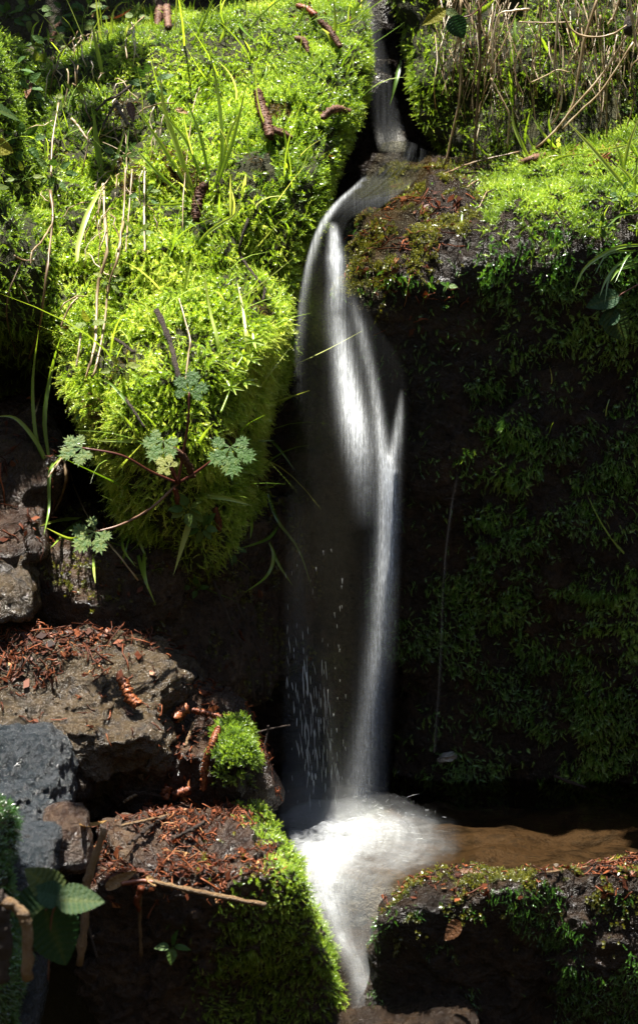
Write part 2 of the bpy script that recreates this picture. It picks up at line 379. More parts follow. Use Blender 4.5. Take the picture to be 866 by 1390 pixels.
# mound
def m_mound(p, n, x, y):
    f = .75 + .9*clump(p, 16, 50)
    under = smooth(-.75, -.35, n[:, 2])
    edge = np.clip(.35+under*.8, 0, 1)
    low = 1-.55*smooth(640, 720, y)
    return np.clip(f, .22, 1)*edge*low
p, n = sample('mossy_mound', 98000, m_mound)
x, y = proj(p)
sp_ = clump(p, 6, 54, 3) + .5*smooth(400, 470, x) - .25*smooth(420, 520, y)            # two mosses share the mound
star = sp_ > .22
tint = .65 + .24*clump(p, 9, 51) + .14*clump(p, 40, 52) + rng.normal(0, .12, len(p)) + .12*smooth(240, 330, y) - .16*smooth(260, 40, x)*smooth(330, 120, y)  # sun and shade painted in: middle tinted lighter, upper left darker
tint = np.where(star, tint-.12, tint)
brown = clump(p, 13, 44, 3) > .62
sz = (.0185 + .008*clump(p, 7, 53))*rng.uniform(.6, 1.45, len(p))*(1-.25*smooth(200, 60, y))
q = ~star & ~brown
grow('moss', p[q], n[q], FERNY, sz[q], tint[q], MAT['moss'], mound, .70, .36, .42, kind='stuff', comb=1.0)
grow('moss', p[star & ~brown], n[star & ~brown], STARRY+FERNY[:2], sz[star & ~brown]*.85, tint[star & ~brown], MAT['moss'], mound, .85, .42, -.15, kind='stuff', comb=.7)
grow('moss', p[brown], n[brown], FERNY, sz[brown]*.8, .35+rng.normal(0, .2, brown.sum()), MAT['brown_moss'], mound, .7, .6, .3, kind='stuff')
# boulder: bright rim on the top right, darker patches down the shaded face
def m_top(p, n, x, y):
    top = smooth(.4, .75, n[:, 2])*smooth(625, 700, x+40*clump(p, 12, 55))
    rim = smooth(284, 250, y+14*clump(p, 9, 42))*smooth(660, 760, x)*.8
    return np.clip(np.maximum(top, rim), 0, 1)*np.clip(.8+.6*clump(p, 20, 56), .15, 1)
p, n = sample('mossy_boulder', 46000, m_top, win=(440, 1000, 150, 420))
grow('moss', p, n, FERNY, .0145*rng.uniform(.6, 1.3, len(p)), .52+.25*clump(p, 14, 57)+rng.normal(0, .12, len(p)), MAT['moss'], boulder, .8, .5, .15)
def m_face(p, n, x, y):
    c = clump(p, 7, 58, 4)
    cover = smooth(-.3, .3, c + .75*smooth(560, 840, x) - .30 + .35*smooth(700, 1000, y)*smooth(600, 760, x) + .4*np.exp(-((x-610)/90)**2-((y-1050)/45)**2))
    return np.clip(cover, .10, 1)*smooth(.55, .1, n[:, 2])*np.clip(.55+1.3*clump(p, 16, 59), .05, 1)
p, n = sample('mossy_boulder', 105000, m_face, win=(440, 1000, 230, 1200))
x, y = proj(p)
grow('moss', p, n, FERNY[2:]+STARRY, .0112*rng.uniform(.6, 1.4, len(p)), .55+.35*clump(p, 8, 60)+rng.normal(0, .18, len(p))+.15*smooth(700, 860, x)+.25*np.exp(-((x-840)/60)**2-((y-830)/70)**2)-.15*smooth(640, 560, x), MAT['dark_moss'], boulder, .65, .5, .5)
# wet flecks of moss beside the lip of the fall
p, n = sample('mossy_boulder', 22000, lambda p, n, x, y: smooth(.0, .4, clump(p, 22, 61))*smooth(690, 600, x)*smooth(470, 400, y+.5*(x-470))*smooth(200, 235, y), win=(440, 700, 190, 480))
grow('moss', p, n, BUTTON, .0062, .5+rng.normal(0, .2, len(p)), MAT['button_moss'], boulder, .9, .4, .1)
# bank, rear bank, left rock
p, n = sample('mossy_bank', 46000, lambda p, n, x, y: np.clip(.55+.9*clump(p, 10, 62)+.5*smooth(640, 560, x), .1, 1))
x, y = proj(p)
grow('moss', p, n, FERNY, .014, .45+.18*clump(p, 9, 63)+rng.normal(0, .13, len(p))+.15*smooth(640, 570, x), MAT['moss'], bank, .7, .5, .4)
p, n = sample('earth_bank', 14000, lambda p, n, x, y: np.clip(.3+1.0*clump(p, 8, 64), .0, 1))
grow('moss', p, n, FERNY, .014, .4+rng.normal(0, .15, len(p)), MAT['moss'], rear, .8, .5, .1)
p, n = sample('mossy_rock', 30000, lambda p, n, x, y: np.clip(.6+.8*clump(p, 9, 65), .3, 1)*smooth(540, 420, y))
grow('moss', p, n, FERNY, .015, .45+rng.normal(0, .15, len(p)), MAT['moss'], left_rock, .8, .5, .3)
# lower rocks
p, n = sample('wet_ledge', 9000, lambda p, n, x, y: smooth(.05, .5, clump(p, 20, 66))*.9)
grow('moss', p, n, BUTTON, .0065, .5+rng.normal(0, .2, len(p)), MAT['button_moss'], ledge, .9, .4, .1)
def m_slab(p, n, x, y):
    edge = x - (352+.42*(y-1100)) + 22*clump(p, 14, 67)
    side = smooth(-34, 6, edge)
    front = smooth(.5, .2, n[:, 2])*smooth(1165, 1230, y+14*clump(p, 14, 68))*smooth(260, 360, x+50*clump(p, 9, 43))
    return np.clip(np.maximum(side, front*.85), 0, 1)
p, n = sample('mossy_slab', 26000, m_slab)
x, y = proj(p)
grow('moss', p, n, STARRY, .0105, .55+.15*clump(p, 14, 69)+rng.normal(0, .14, len(p)), MAT['moss'], slab, .85, .4, .05)
p, n = sample('mossy_slab', 1400, lambda p, n, x, y: smooth(.1, .5, clump(p, 26, 70))*smooth(220, 290, x)*smooth(1120, 1160, y)*smooth(1210, 1190, y))
grow('moss', p, n, BUTTON, .008, .7+rng.normal(0, .15, len(p)), MAT['button_moss'], slab, .9, .4, 0)
p, n = sample('mossy_stone', 5000, lambda p, n, x, y: smooth(.0, .5, n[:, 2])*smooth(285, 310, x))
grow('moss', p, n, STARRY, .012, .33+.25*clump(p, 25, 41)+rng.normal(0, .16, len(p)), MAT['moss'], tuft_rock, .9, .4, .1)
p, n = sample('fore', 9000)
grow('moss', p, n, STARRY, .010, .22+rng.normal(0, .12, len(p)), MAT['dark_moss'], fore, .9, .4, .1)
p, n = sample('low_boulder', 30000, lambda p, n, x, y: smooth(-.1, .35, clump(p, 24, 71)+.5*np.exp(-((x-715)/40)**2-((y-1200)/22)**2)-.1)*smooth(1330, 1180, y)*(.25+.75*smooth(1250, 1195, y)))
x, y = proj(p)
grow('moss', p, n, BUTTON, .0066*rng.uniform(.6, 1.4, len(p)), .5+rng.normal(0, .2, len(p)), MAT['button_moss'], low, .9, .4, .1)
p, n = sample('low_boulder', 22000, lambda p, n, x, y: smooth(-.2, .4, clump(p, 10, 72))*smooth(.5, .1, n[:, 2]))
grow('moss', p, n, FERNY, .010, .4+rng.normal(0, .15, len(p)), MAT['dark_moss'], low, .7, .45, .4)
# ------------------------------------------------------------------ water
def catmull(pts, k):
    pts = np.asarray(pts, float); n = len(pts)
    if n == 2: return pts[0]+(pts[1]-pts[0])*np.linspace(0, 1, k)[:, None]
    q = np.concatenate([[2*pts[0]-pts[1]], pts, [2*pts[-1]-pts[-2]]]); t = np.linspace(0, n-1-1e-9, k); i = t.astype(int); f = (t-i)[:, None]
    a, b, c, d = q[i], q[i+1], q[i+2], q[i+3]
    return .5*(2*b+(c-a)*f+(2*a-5*b+4*c-d)*f**2+(3*b-a-3*c+d)*f**3)
def tubes(Pt, Rad, sides=3):
    """Pt (m,k,3), Rad (m,k) -> closed tapered tubes"""
    m, k, _ = Pt.shape
    T = np.gradient(Pt, axis=1); T = unit(T)
    ref = np.where(np.abs(T[..., 1:2]) > .85, np.array([1., 0, 0]), np.array([0, 1., 0]))
    A = unit(np.cross(T, ref)); B = np.cross(T, A)
    an = np.arange(sides)*2*math.pi/sides
    V = Pt[:, :, None]+Rad[:, :, None, None]*(np.cos(an)[None, None, :, None]*A[:, :, None]+np.sin(an)[None, None, :, None]*B[:, :, None])
    base = (np.arange(m)*k*sides)[:, None, None]+(np.arange(k-1)*sides)[None, :, None]
    j = np.arange(sides)[None, None, :]; j2 = (j+1) % sides
    F = np.stack([base+j, base+j2, base+sides+j2, base+sides+j], -1).reshape(-1, 4)
    c0 = (np.arange(m)*k*sides)[:, None]; c1 = c0+(k-1)*sides
    caps = []
    if sides == 3: caps = [np.concatenate([c0+2, c0+1, c0], 1), np.concatenate([c1, c1+1, c1+2], 1)]
    else: caps = [np.concatenate([c0+s for s in range(sides-1, -1, -1)], 1), np.concatenate([c1+s for s in range(sides)], 1)]
    return V.reshape(-1, 3), [F]+caps
def drop_normal(nt, k=.9):
    # white water is a crowd of drops that scatter light from every side, not a smooth wall
    ge = nt.nodes.new('ShaderNodeNewGeometry'); a = nt.nodes.new('ShaderNodeVectorMath'); a.operation = 'ADD'; a.inputs[1].default_value = (0, 0, k)
    nt.links.new(ge.outputs['Normal'], a.inputs[0]); b = nt.nodes.new('ShaderNodeVectorMath'); b.operation = 'NORMALIZE'; nt.links.new(a.outputs[0], b.inputs[0]); return b.outputs[0]
def water_thread_mat(name, alpha, col=(.92, .95, 1)):
    m, nt, N, L = new_mat(name)
    d = N('ShaderNodeBsdfDiffuse'); d.inputs[0].default_value = (*col, 1); t = N('ShaderNodeBsdfTranslucent'); t.inputs[0].default_value = (*col, 1)
    L(drop_normal(nt), d.inputs['Normal'])
    g = N('ShaderNodeBsdfGlossy'); g.inputs['Roughness'].default_value = .35
    a = N('ShaderNodeMixShader'); a.inputs[0].default_value = .5; L(d.outputs[0], a.inputs[1]); L(t.outputs[0], a.inputs[2])
    b = N('ShaderNodeMixShader'); b.inputs[0].default_value = .2; L(a.outputs[0], b.inputs[1]); L(g.outputs[0], b.inputs[2])
    tr = N('ShaderNodeBsdfTransparent'); mx = N('ShaderNodeMixShader'); at = N('ShaderNodeAttribute'); at.attribute_name = 'dens'
    mu = N('ShaderNodeMath'); mu.operation = 'MULTIPLY'; mu.inputs[1].default_value = alpha; L(at.outputs['Fac'], mu.inputs[0])
    L(mu.outputs[0], mx.inputs[0]); L(tr.outputs[0], mx.inputs[1]); L(b.outputs[0], mx.inputs[2])
    o = N('ShaderNodeOutputMaterial'); L(mx.outputs[0], o.inputs[0]); return m
MAT['thread'] = water_thread_mat('white_water', .55)
MAT['veil'] = water_thread_mat('water_veil', .28, (.85, .9, .95))
def film_mat(name, lo, hi, sx, sy, gloss=.12, col=(.85, .9, .96), tint=(.9, .9, .85), drop=0, grough=.18):
    """thin moving water: clear, glossy, with faint streaks of air drawn along the flow (uv.y runs downstream)"""
    m, nt, N, L = new_mat(name)
    uv = N('ShaderNodeUVMap'); mp = N('ShaderNodeMapping'); mp.inputs['Scale'].default_value = (sx, sy, 1); L(uv.outputs[0], mp.inputs[0])
    n = noise_tex(nt, 1, 6, .65, mp.outputs[0])
    rr = N('ShaderNodeMapRange'); rr.inputs[1].default_value = .42; rr.inputs[2].default_value = .75; rr.inputs[3].default_value = lo; rr.inputs[4].default_value = hi; L(n.outputs[0], rr.inputs[0])
    at = N('ShaderNodeAttribute'); at.attribute_name = 'dens'; mu = N('ShaderNodeMath'); mu.operation = 'MULTIPLY'; mu.use_clamp = True; L(rr.outputs[0], mu.inputs[0]); L(at.outputs['Fac'], mu.inputs[1])
    d = N('ShaderNodeBsdfDiffuse'); d.inputs[0].default_value = (*col, 1); t = N('ShaderNodeBsdfTranslucent'); t.inputs[0].default_value = (*col, 1)
    if drop: L(drop_normal(nt, drop), d.inputs['Normal'])
    a = N('ShaderNodeMixShader'); a.inputs[0].default_value = .4; L(d.outputs[0], a.inputs[1]); L(t.outputs[0], a.inputs[2])
    tr = N('ShaderNodeBsdfTransparent'); tr.inputs[0].default_value = (*tint, 1); g = N('ShaderNodeBsdfGlossy'); g.inputs['Roughness'].default_value = grough
    bp = N('ShaderNodeBump'); bp.inputs['Strength'].default_value = .5; bp.inputs['Distance'].default_value = .004; L(n.outputs[0], bp.inputs['Height']); L(bp.outputs[0], g.inputs['Normal'])
    fr = N('ShaderNodeFresnel'); fr.inputs[0].default_value = 1.33; fm = N('ShaderNodeMath'); fm.operation = 'MULTIPLY'; fm.use_clamp = True; fm.inputs[1].default_value = gloss/.02; L(fr.outputs[0], fm.inputs[0])
    c = N('ShaderNodeMixShader'); fm2 = N('ShaderNodeMath'); fm2.operation = 'MINIMUM'; fm2.inputs[1].default_value = .16; L(fm.outputs[0], fm2.inputs[0])
    ed = N('ShaderNodeAttribute'); ed.attribute_name = 'edge'; fe = N('ShaderNodeMath'); fe.operation = 'MULTIPLY'; L(fm2.outputs[0], fe.inputs[0]); L(ed.outputs['Fac'], fe.inputs[1])
    L(fe.outputs[0], c.inputs[0]); L(tr.outputs[0], c.inputs[1]); L(g.outputs[0], c.inputs[2])
    e = N('ShaderNodeMixShader'); L(mu.outputs[0], e.inputs[0]); L(c.outputs[0], e.inputs[1]); L(a.outputs[0], e.inputs[2])
    o = N('ShaderNodeOutputMaterial'); L(e.outputs[0], o.inputs[0]); return m
def still_water_mat(name, tint, rough=.06, bump=.25, scale=30):
    m, nt, N, L = new_mat(name)
    n = noise_tex(nt, scale, 3, .5, pos_vec(nt)); bp = N('ShaderNodeBump'); bp.inputs['Strength'].default_value = bump; bp.inputs['Distance'].default_value = .006; L(n.outputs[0], bp.inputs['Height'])
    tr = N('ShaderNodeBsdfTransparent'); tr.inputs[0].default_value = (*tint, 1); g = N('ShaderNodeBsdfGlossy'); g.inputs['Roughness'].default_value = rough; L(bp.outputs[0], g.inputs['Normal'])
    fr = N('ShaderNodeFresnel'); fr.inputs[0].default_value = 1.33; L(bp.outputs[0], fr.inputs['Normal'])
    mx = N('ShaderNodeMixShader'); L(fr.outputs[0], mx.inputs[0]); L(tr.outputs[0], mx.inputs[1]); L(g.outputs[0], mx.inputs[2])
    o = N('ShaderNodeOutputMaterial'); L(mx.outputs[0], o.inputs[0]); return m
MAT['pool'] = still_water_mat('clear_brown_water', (.56, .47, .36))
def curtain_mat(name='falling_water', sk=(330, 5, .25, 1.15), gk=(520, 75, 1.6)):
    """falling water: clear, drawn out into fine vertical streaks, white and grainy where air is mixed in ('dens')"""
    m, nt, N, L = new_mat(name)
    uv = N('ShaderNodeUVMap')
    def nz(sx, sy, det, lo, hi, o0, o1):
        mp = N('ShaderNodeMapping'); mp.inputs['Scale'].default_value = (sx, sy, 1); L(uv.outputs[0], mp.inputs[0]); n = noise_tex(nt, 1, det, .6, mp.outputs[0])
        r = N('ShaderNodeMapRange'); r.inputs[1].default_value = lo; r.inputs[2].default_value = hi; r.inputs[3].default_value = o0; r.inputs[4].default_value = o1; L(n.outputs[0], r.inputs[0]); return r.outputs[0], n
    streak, sn = nz(sk[0], sk[1], 4, .30, .70, sk[2], sk[3])
    grain, gn = nz(gk[0], gk[1], 3, .50, .70, .0, gk[2])
    at = N('ShaderNodeAttribute'); at.attribute_name = 'dens'
    def mth(op, a, b):
        x = N('ShaderNodeMath'); x.operation = op
        for k, v in enumerate((a, b)):
            if isinstance(v, float): x.inputs[k].default_value = v
            else: L(v, x.inputs[k])
        return x.outputs[0]
    d2 = mth('POWER', at.outputs['Fac'], 1.3); base = mth('MULTIPLY', at.outputs['Fac'], streak); spk = mth('MULTIPLY', d2, grain)
    al = mth('MINIMUM', mth('ADD', mth('MULTIPLY', base, .62), mth('MULTIPLY', spk, .55)), .96)
    d = N('ShaderNodeBsdfDiffuse'); d.inputs[0].default_value = (.9, .94, 1, 1); L(drop_normal(nt, 1.5), d.inputs['Normal'])
    t = N('ShaderNodeBsdfTranslucent'); t.inputs[0].default_value = (.9, .94, 1, 1)
    a = N('ShaderNodeMixShader'); a.inputs[0].default_value = .35; L(d.outputs[0], a.inputs[1]); L(t.outputs[0], a.inputs[2])
    tr = N('ShaderNodeBsdfTransparent'); tr.inputs[0].default_value = (.93, .93, .90, 1); g = N('ShaderNodeBsdfGlossy'); g.inputs['Roughness'].default_value = .12
    bp = N('ShaderNodeBump'); bp.inputs['Strength'].default_value = .35; bp.inputs['Distance'].default_value = .003; L(sn.outputs[0], bp.inputs['Height']); L(bp.outputs[0], g.inputs['Normal'])
    ed = N('ShaderNodeAttribute'); ed.attribute_name = 'edge'; gl = mth('MULTIPLY', ed.outputs['Fac'], .03)
    c = N('ShaderNodeMixShader'); L(gl, c.inputs[0]); L(tr.outputs[0], c.inputs[1]); L(g.outputs[0], c.inputs[2])
    e = N('ShaderNodeMixShader'); L(al, e.inputs[0]); L(c.outputs[0], e.inputs[1]); L(a.outputs[0], e.inputs[2])
    o = N('ShaderNodeOutputMaterial'); L(e.outputs[0], o.inputs[0]); return m
MAT['film'] = film_mat('falling_water_film', .0, .10, 60, 1.0, .03, grough=.3)
MAT['milk'] = film_mat('milky_strand_film', .0, .62, 24, 2.2, .02, drop=.7, grough=.4)
MAT['lipfilm'] = film_mat('sliding_water_film', .0, .025, 14, 1.2, .02, tint=(.80, .78, .60), grough=.09)
MAT['foam'] = film_mat('foaming_water', .12, .85, 60, 1.6, .02, drop=.2, grough=.4)

def sheet(rows, nu, nv, bulge=0.0, dens=None):
    """rows: list of (left point, right point) downstream; returns V, F, uv, dens"""
    Lp = catmull([r[0] for r in rows], nv); Rp = catmull([r[1] for r in rows], nv)
    u = np.linspace(0, 1, nu); V = Lp[:, None]+(Rp-Lp)[:, None]*u[None, :, None]
    V[..., 1] -= bulge*np.sin(np.pi*u)[None]
    ln = np.concatenate([[0], np.cumsum(np.linalg.norm(np.diff((Lp+Rp)/2, axis=0), axis=1))])
    uv = np.stack([np.broadcast_to(u[None], (nv, nu)), np.broadcast_to(ln[:, None]*2, (nv, nu))], -1).reshape(-1, 2)
    uu, vv = np.meshgrid(u, np.linspace(0, 1, nv))
    dd = np.ones(nu*nv) if dens is None else dens(uu, vv).ravel()
    return V.reshape(-1, 3), grid_faces(nu, nv), uv, dd
PTS = lambda L: [P(*q) for q in L]

# pools
def pool(name, x0, x1, y0, y1, z, label, drop=None):
    nx, ny = 220, 120; xx, yy = np.meshgrid(np.linspace(x0, x1, nx), np.linspace(y0, y1, ny)); V = np.stack([xx.ravel(), yy.ravel(), np.full(xx.size, z)], 1)
    if x0 == -.10: V[:, 1] = y1+(V[:, 1]-y1)*(.74+.26*smooth(.09, .17, V[:, 0]))
    V[:, 2] += .0012*fbm(V*np.array([1, 1.6, 1]), 16, 3, 80)
    if x0 == -.10:
        c0 = P(485, 1120, -.12); rr = np.hypot(V[:, 0]-c0[0], V[:, 1]-c0[1]); V[:, 2] += .0022*np.sin(rr*2*math.pi/.030+2*fbm(V, 9, 2, 78))*np.exp(-rr/.16)*smooth(.10, .2, rr)
    if drop: V[:, 2] -= drop[2]*smooth(drop[0], drop[1], V[:, 0])
    return tag(mesh_obj(name, V, grid_faces(nx, ny), MAT['pool']), label, 'water', kind='structure')
pool('water', -.10, 1.3, -.40, .16, -.412, 'clear brown pool water at the foot of the right boulder')
pool('water', -.9, -.06, -.52, .20, -.335, 'dark shallow pool water between the grey boulder and the debris slab', (-.115, -.075, .085))
pool('water', -2.5, 2.5, -1.15, -.40, -.665, 'dark stream water under the front rocks')
# gravel and sand on the bed of the right pool
bx, by = np.meshgrid(np.linspace(-.10, 1.3, 90), np.linspace(-.42, .16, 50)); BV = np.stack([bx.ravel(), by.ravel(), np.zeros(bx.size)], 1)
BV[:, 2] = -.455+.018*fbm(BV, 8, 4, 81)+.045*smooth(.16, -.40, BV[:, 1])*smooth(.5, .1, np.abs(BV[:, 0]-.15))*.9-.16*smooth(.15, .07, BV[:, 0])*smooth(-.24, -.32, BV[:, 1])
tag(mesh_obj('stream_bed', BV, grid_faces(90, 50), MAT['bed']), 'sandy brown bed of the right pool', 'stream bed', kind='structure')

# ---- the main fall: a clear curtain with white strands in it
fall = empty('waterfall', P(450, 1110, -.08)); tag(fall, 'main waterfall sliding over the mossy lip and dropping into the white splash', 'waterfall')
lip = [(P(520, 192, .46), P(585, 200, .45)), (P(500, 226, .27), P(582, 229, .26)), (P(482, 248, .14), P(556, 254, .12)), (P(460, 268, .05), P(515, 284, .03)), (P(438, 292, .018), P(482, 304, .012)), (P(420, 330, .004), P(474, 336, .0))]
V, F, uv, dd = sheet(lip, 40, 70, 0)
uu = uv[:, 0]; V[:, 2] += .006*np.sin(np.pi*uu)+.0015*fbm(V, 26, 3, 79)-.002
mesh_obj('sliding_water', V, F, MAT['lipfilm'], fall, attrs={'dens': dd*smooth(0, .2, uu)*smooth(1, .7, uu), 'edge': smooth(0, .25, uu)*smooth(1, .6, uu)*smooth(.62, .42, np.repeat(np.linspace(0, 1, 70), 40))}, uv=uv, origin=world_loc(fall))
MAT['curtain'] = curtain_mat()
MAT['froth'] = curtain_mat('white_froth', (150, 14, .55, 1.15), (420, 330, 1.2))
def seg_d(px, py, pts):
    """signed sideways distance and lengthwise weight to a pixel polyline of (x, y, half width, density)"""
    pts = np.asarray(pts, float); yy = pts[:, 1]
    return np.interp(py, yy, pts[:, 0]), np.interp(py, yy, pts[:, 2]), np.interp(py, yy, pts[:, 3], left=0, right=0)
AIR = [  # where the falling water is full of air: x, y, half width, how white
    [(452, 300, 4, 0), (455, 325, 6, .8), (456, 350, 8, 1.3), (457, 385, 8, 1.0), (456, 425, 11, .30), (462, 470, 11, .6), (470, 520, 12, 1.0), (480, 570, 14, 1.2), (488, 615, 15, .8), (494, 660, 14, .30), (500, 720, 14, 0)],
    [(474, 390, 5, 0), (487, 440, 6, .12), (502, 500, 6, .16), (513, 560, 6, .40), (520, 610, 7, .8), (526, 640, 9, 1.35), (527, 700, 10, 1.4), (525, 760, 10, 1.1), (518, 850, 12, .58), (507, 950, 14, .40), (496, 1040, 19, .32), (488, 1110, 26, .40)],
    [(545, 528, 2.5, 0), (542, 565, 4.5, .26), (537, 605, 6, .5), (531, 640, 8, .8), (528, 690, 8, 0)],
    [(500, 234, 5, .0), (478, 256, 5, .22), (458, 274, 5, .36), (441, 298, 5, .36), (430, 320, 5, .30), (418, 360, 6, .24), (410, 410, 6, .16), (403, 480, 8, .05), (398, 560, 10, .0)],
    [(470, 380, 10, 0), (485, 440, 12, .03), (498, 520, 12, .04), (508, 600, 12, .05), (514, 700, 12, .05), (508, 860, 16, .05), (495, 1100, 24, .06)],
    [(404, 600, 14, .0), (402, 700, 14, .05), (403, 800, 16, .08), (408, 900, 22, .10), (416, 1000, 28, .13), (426, 1110, 36, .26)]]
cur = [(P(498, 232, .24), P(575, 236, .22)), (P(480, 250, .13), P(550, 258, .11)), (P(457, 270, .045), P(512, 286, .025)), (P(434, 298, .012), P(486, 308, .008)), (P(416, 345, 0), P(482, 350, -.005)), (P(402, 420, -.01), P(506, 425, -.02)), (P(392, 520, -.025), P(552, 500, -.045)), (P(385, 620, -.04), P(558, 600, -.070)),
       (P(380, 760, -.055), P(550, 760, -.085)), (P(378, 900, -.07), P(545, 900, -.098)), (P(378, 1010, -.08), P(535, 1010, -.107)), (P(376, 1116, -.095), P(528, 1116, -.115))]
def curtain(name, push, amp, seed, scale_d):
    V, F, uv, dd = sheet(cur, 130, 420, .018); x, y = proj(V); x = x+2.0*fbm(np.stack([x*.02, y*.006, x*0+seed], 1), 1, 3, seed)
    den = .004+.05*smooth(300, 250, y)*smooth(225, 245, y)
    for L in AIR:
        c, h, a = seg_d(x, y, L); den += a*np.exp(-((x-c)/h)**2)
    uu = uv[:, 0]; top = smooth(0, .05, np.repeat(np.linspace(0, 1, 420), 130)); den *= smooth(0, .07, uu)*smooth(1, .93, uu)*top
    V[:, 1] -= amp*np.clip(den, 0, 1)+push
    return mesh_obj(name, V, F, MAT['curtain'], fall, attrs={'dens': den*scale_d, 'edge': smooth(0, .12, uu)*smooth(.75, .45, uu)*smooth(320, 380, y)}, uv=np.stack([x/1000, y/1000], 1)+seed*.37, origin=world_loc(fall))
curtain('water_curtain', 0, .0015, 1, .78)
curtain('water_curtain', .007, .0025, 2, .5)
# bright broken drops at the lower left of the curtain
def drops(name, boxes, par, mat='thread'):
    Ps, Rs = [], []
    for (x0, x1, y0, y1, n, l0, l1, r0, r1) in boxes:
        for _ in range(n):
            x, y = rng.uniform(x0, x1), rng.uniform(y0, y1); L = rng.uniform(l0, l1); s = rng.normal(.06, .05)
            a = P(x, y, -.085+rng.normal(0, .012)); q = a+np.array([s*L, 0, -L])/1000
            t = np.linspace(0, 1, 7)[:, None]; w = np.array([rng.normal(0, .0003), 0, 0])*t**2
            Ps.append(a+(q-a)*t+w); Rs.append(rng.uniform(r0, r1)/1000*np.sin(np.linspace(.06, .96, 7)*math.pi)**.7)
    V, F = tubes(np.array(Ps), np.array(Rs), 4)
    return tag(mesh_obj(name, V, F, MAT[mat], par, attrs={'dens': np.full(len(V), 1.7)}, origin=world_loc(par)), kind='stuff')
drops('water_drops', [(386, 420, 840, 960, 20, 5, 18, .3, .6), (402, 448, 895, 1020, 60, 8, 34, .22, .6), (410, 460, 980, 1090, 34, 5, 28, .25, .6), (384, 470, 740, 1090, 60, 3, 10, .2, .35), (408, 418, 880, 950, 3, 24, 36, .7, 1.1), (418, 428, 1046, 1060, 4, 6, 12, 1.2, 2.0)], fall)
# ---- splash
sp = empty('splash', P(470, 1150, -.16)); tag(sp, 'white foaming splash where the main fall hits the pool, rushing down to the lower left', 'splash')
ch = [(P(388, 1104, -.075), P(600, 1106, -.075)), (P(385, 1132, -.15), P(640, 1136, -.17)), (P(384, 1165, -.26), P(630, 1170, -.28)), (P(394, 1198, -.35), P(548, 1200, -.37)), (P(416, 1240, -.41), P(530, 1242, -.43)), (P(438, 1278, -.435), P(526, 1282, -.45)), (P(462, 1325, -.46), P(530, 1325, -.47)), (P(476, 1400, -.50), P(540, 1400, -.50))]
FOAM = [[(470, 1100, 60, .18), (462, 1120, 62, .55), (450, 1140, 58, .95), (440, 1165, 46, 1.0), (437, 1190, 36, .95), (440, 1215, 28, .85), (448, 1240, 20, .72), (459, 1270, 15, .58), (474, 1300, 13, .45), (496, 1350, 14, .4), (505, 1400, 16, .4)],
        [(505, 1100, 40, .05), (525, 1130, 46, .30), (515, 1165, 50, .30), (490, 1200, 36, .20), (482, 1240, 26, .14), (490, 1300, 22, .10), (505, 1400, 20, .1)],
        [(520, 1104, 40, .02), (552, 1128, 46, .16), (572, 1156, 40, .22), (556, 1180, 40, .14), (520, 1215, 30, .10), (505, 1260, 24, .08), (505, 1300, 20, .05)]]
def foam(name, lift, seed, k):
    V, F, uv, dd = sheet(ch, 120, 240, .004); x, y = proj(V); q = np.stack([x*.03, y*.012, 0*x+seed], 1); x = x+8*fbm(q, 1, 3, 82); den = np.zeros(len(V))
    for L in FOAM:
        c, h, a = seg_d(x, y, L); den += a*np.exp(-(np.abs(x-c)/h)**2.4)
    uu = uv[:, 0]; den *= smooth(0, .05, uu)*smooth(1, .9, uu)*np.clip(.9+.55*fbm(V, 32, 4, 84+seed), .2, 1.25)
    V[:, 2] += .0045*fbm(V, 34, 3, 82)+lift+.008*np.exp(-((V[:, 1]+.16)/.09)**2)*np.clip(den, 0, 1)
    Lp = uv[:, 1]
    return mesh_obj(name, V, F, MAT['froth'], sp, attrs={'dens': den*k, 'edge': 0*den}, uv=np.stack([uu*.20, Lp*.22+.03*np.sin(uu*5)], 1)+seed*.53, origin=world_loc(sp))
foam('foam_chute', .006, 1, .40)
foam('foam_chute', .013, 2, .20)
# ballistic arcs thrown out of the impact
def arcs(name, n, par):
    t = np.linspace(0, 1, 10); Ps = []; Rs = []; Dn = []
    for _ in range(n):
        a = P(rng.normal(478, 34), 1120+rng.normal(0, 6), -.14+rng.normal(0, .04)); a[2] = -.405+abs(rng.normal(0, .008))
        az = rng.normal(-.75, .75); sp_ = abs(rng.normal(.24, .20)); el = R(rng.uniform(28, 80))
        vx, vy, vz = sp_*math.cos(el)*math.cos(az), sp_*math.cos(el)*math.sin(az), sp_*math.sin(el)*1.1
        if rng.random() < .35: vx = -vx*.8
        T = 2*vz/9.8*1.05; s0 = rng.uniform(0, .6); s1 = min(1, s0+rng.uniform(.03, .15)); tt = (s0+(s1-s0)*t)*T
        Ps.append(a+np.stack([vx*tt*1.5, vy*tt*1.4, vz*tt-4.9*tt**2], 1)); Rs.append(rng.uniform(.10, .27)/1000*np.sin(np.linspace(.05, .95, 10)*math.pi)**.6); Dn.append(rng.uniform(.1, .9))
    V, F = tubes(np.array(Ps), np.array(Rs))
    return mesh_obj(name, V, F, MAT['thread'], par, attrs={'dens': np.repeat(np.array(Dn), 30)}, origin=world_loc(par))
arcs('spray', 4200, sp)
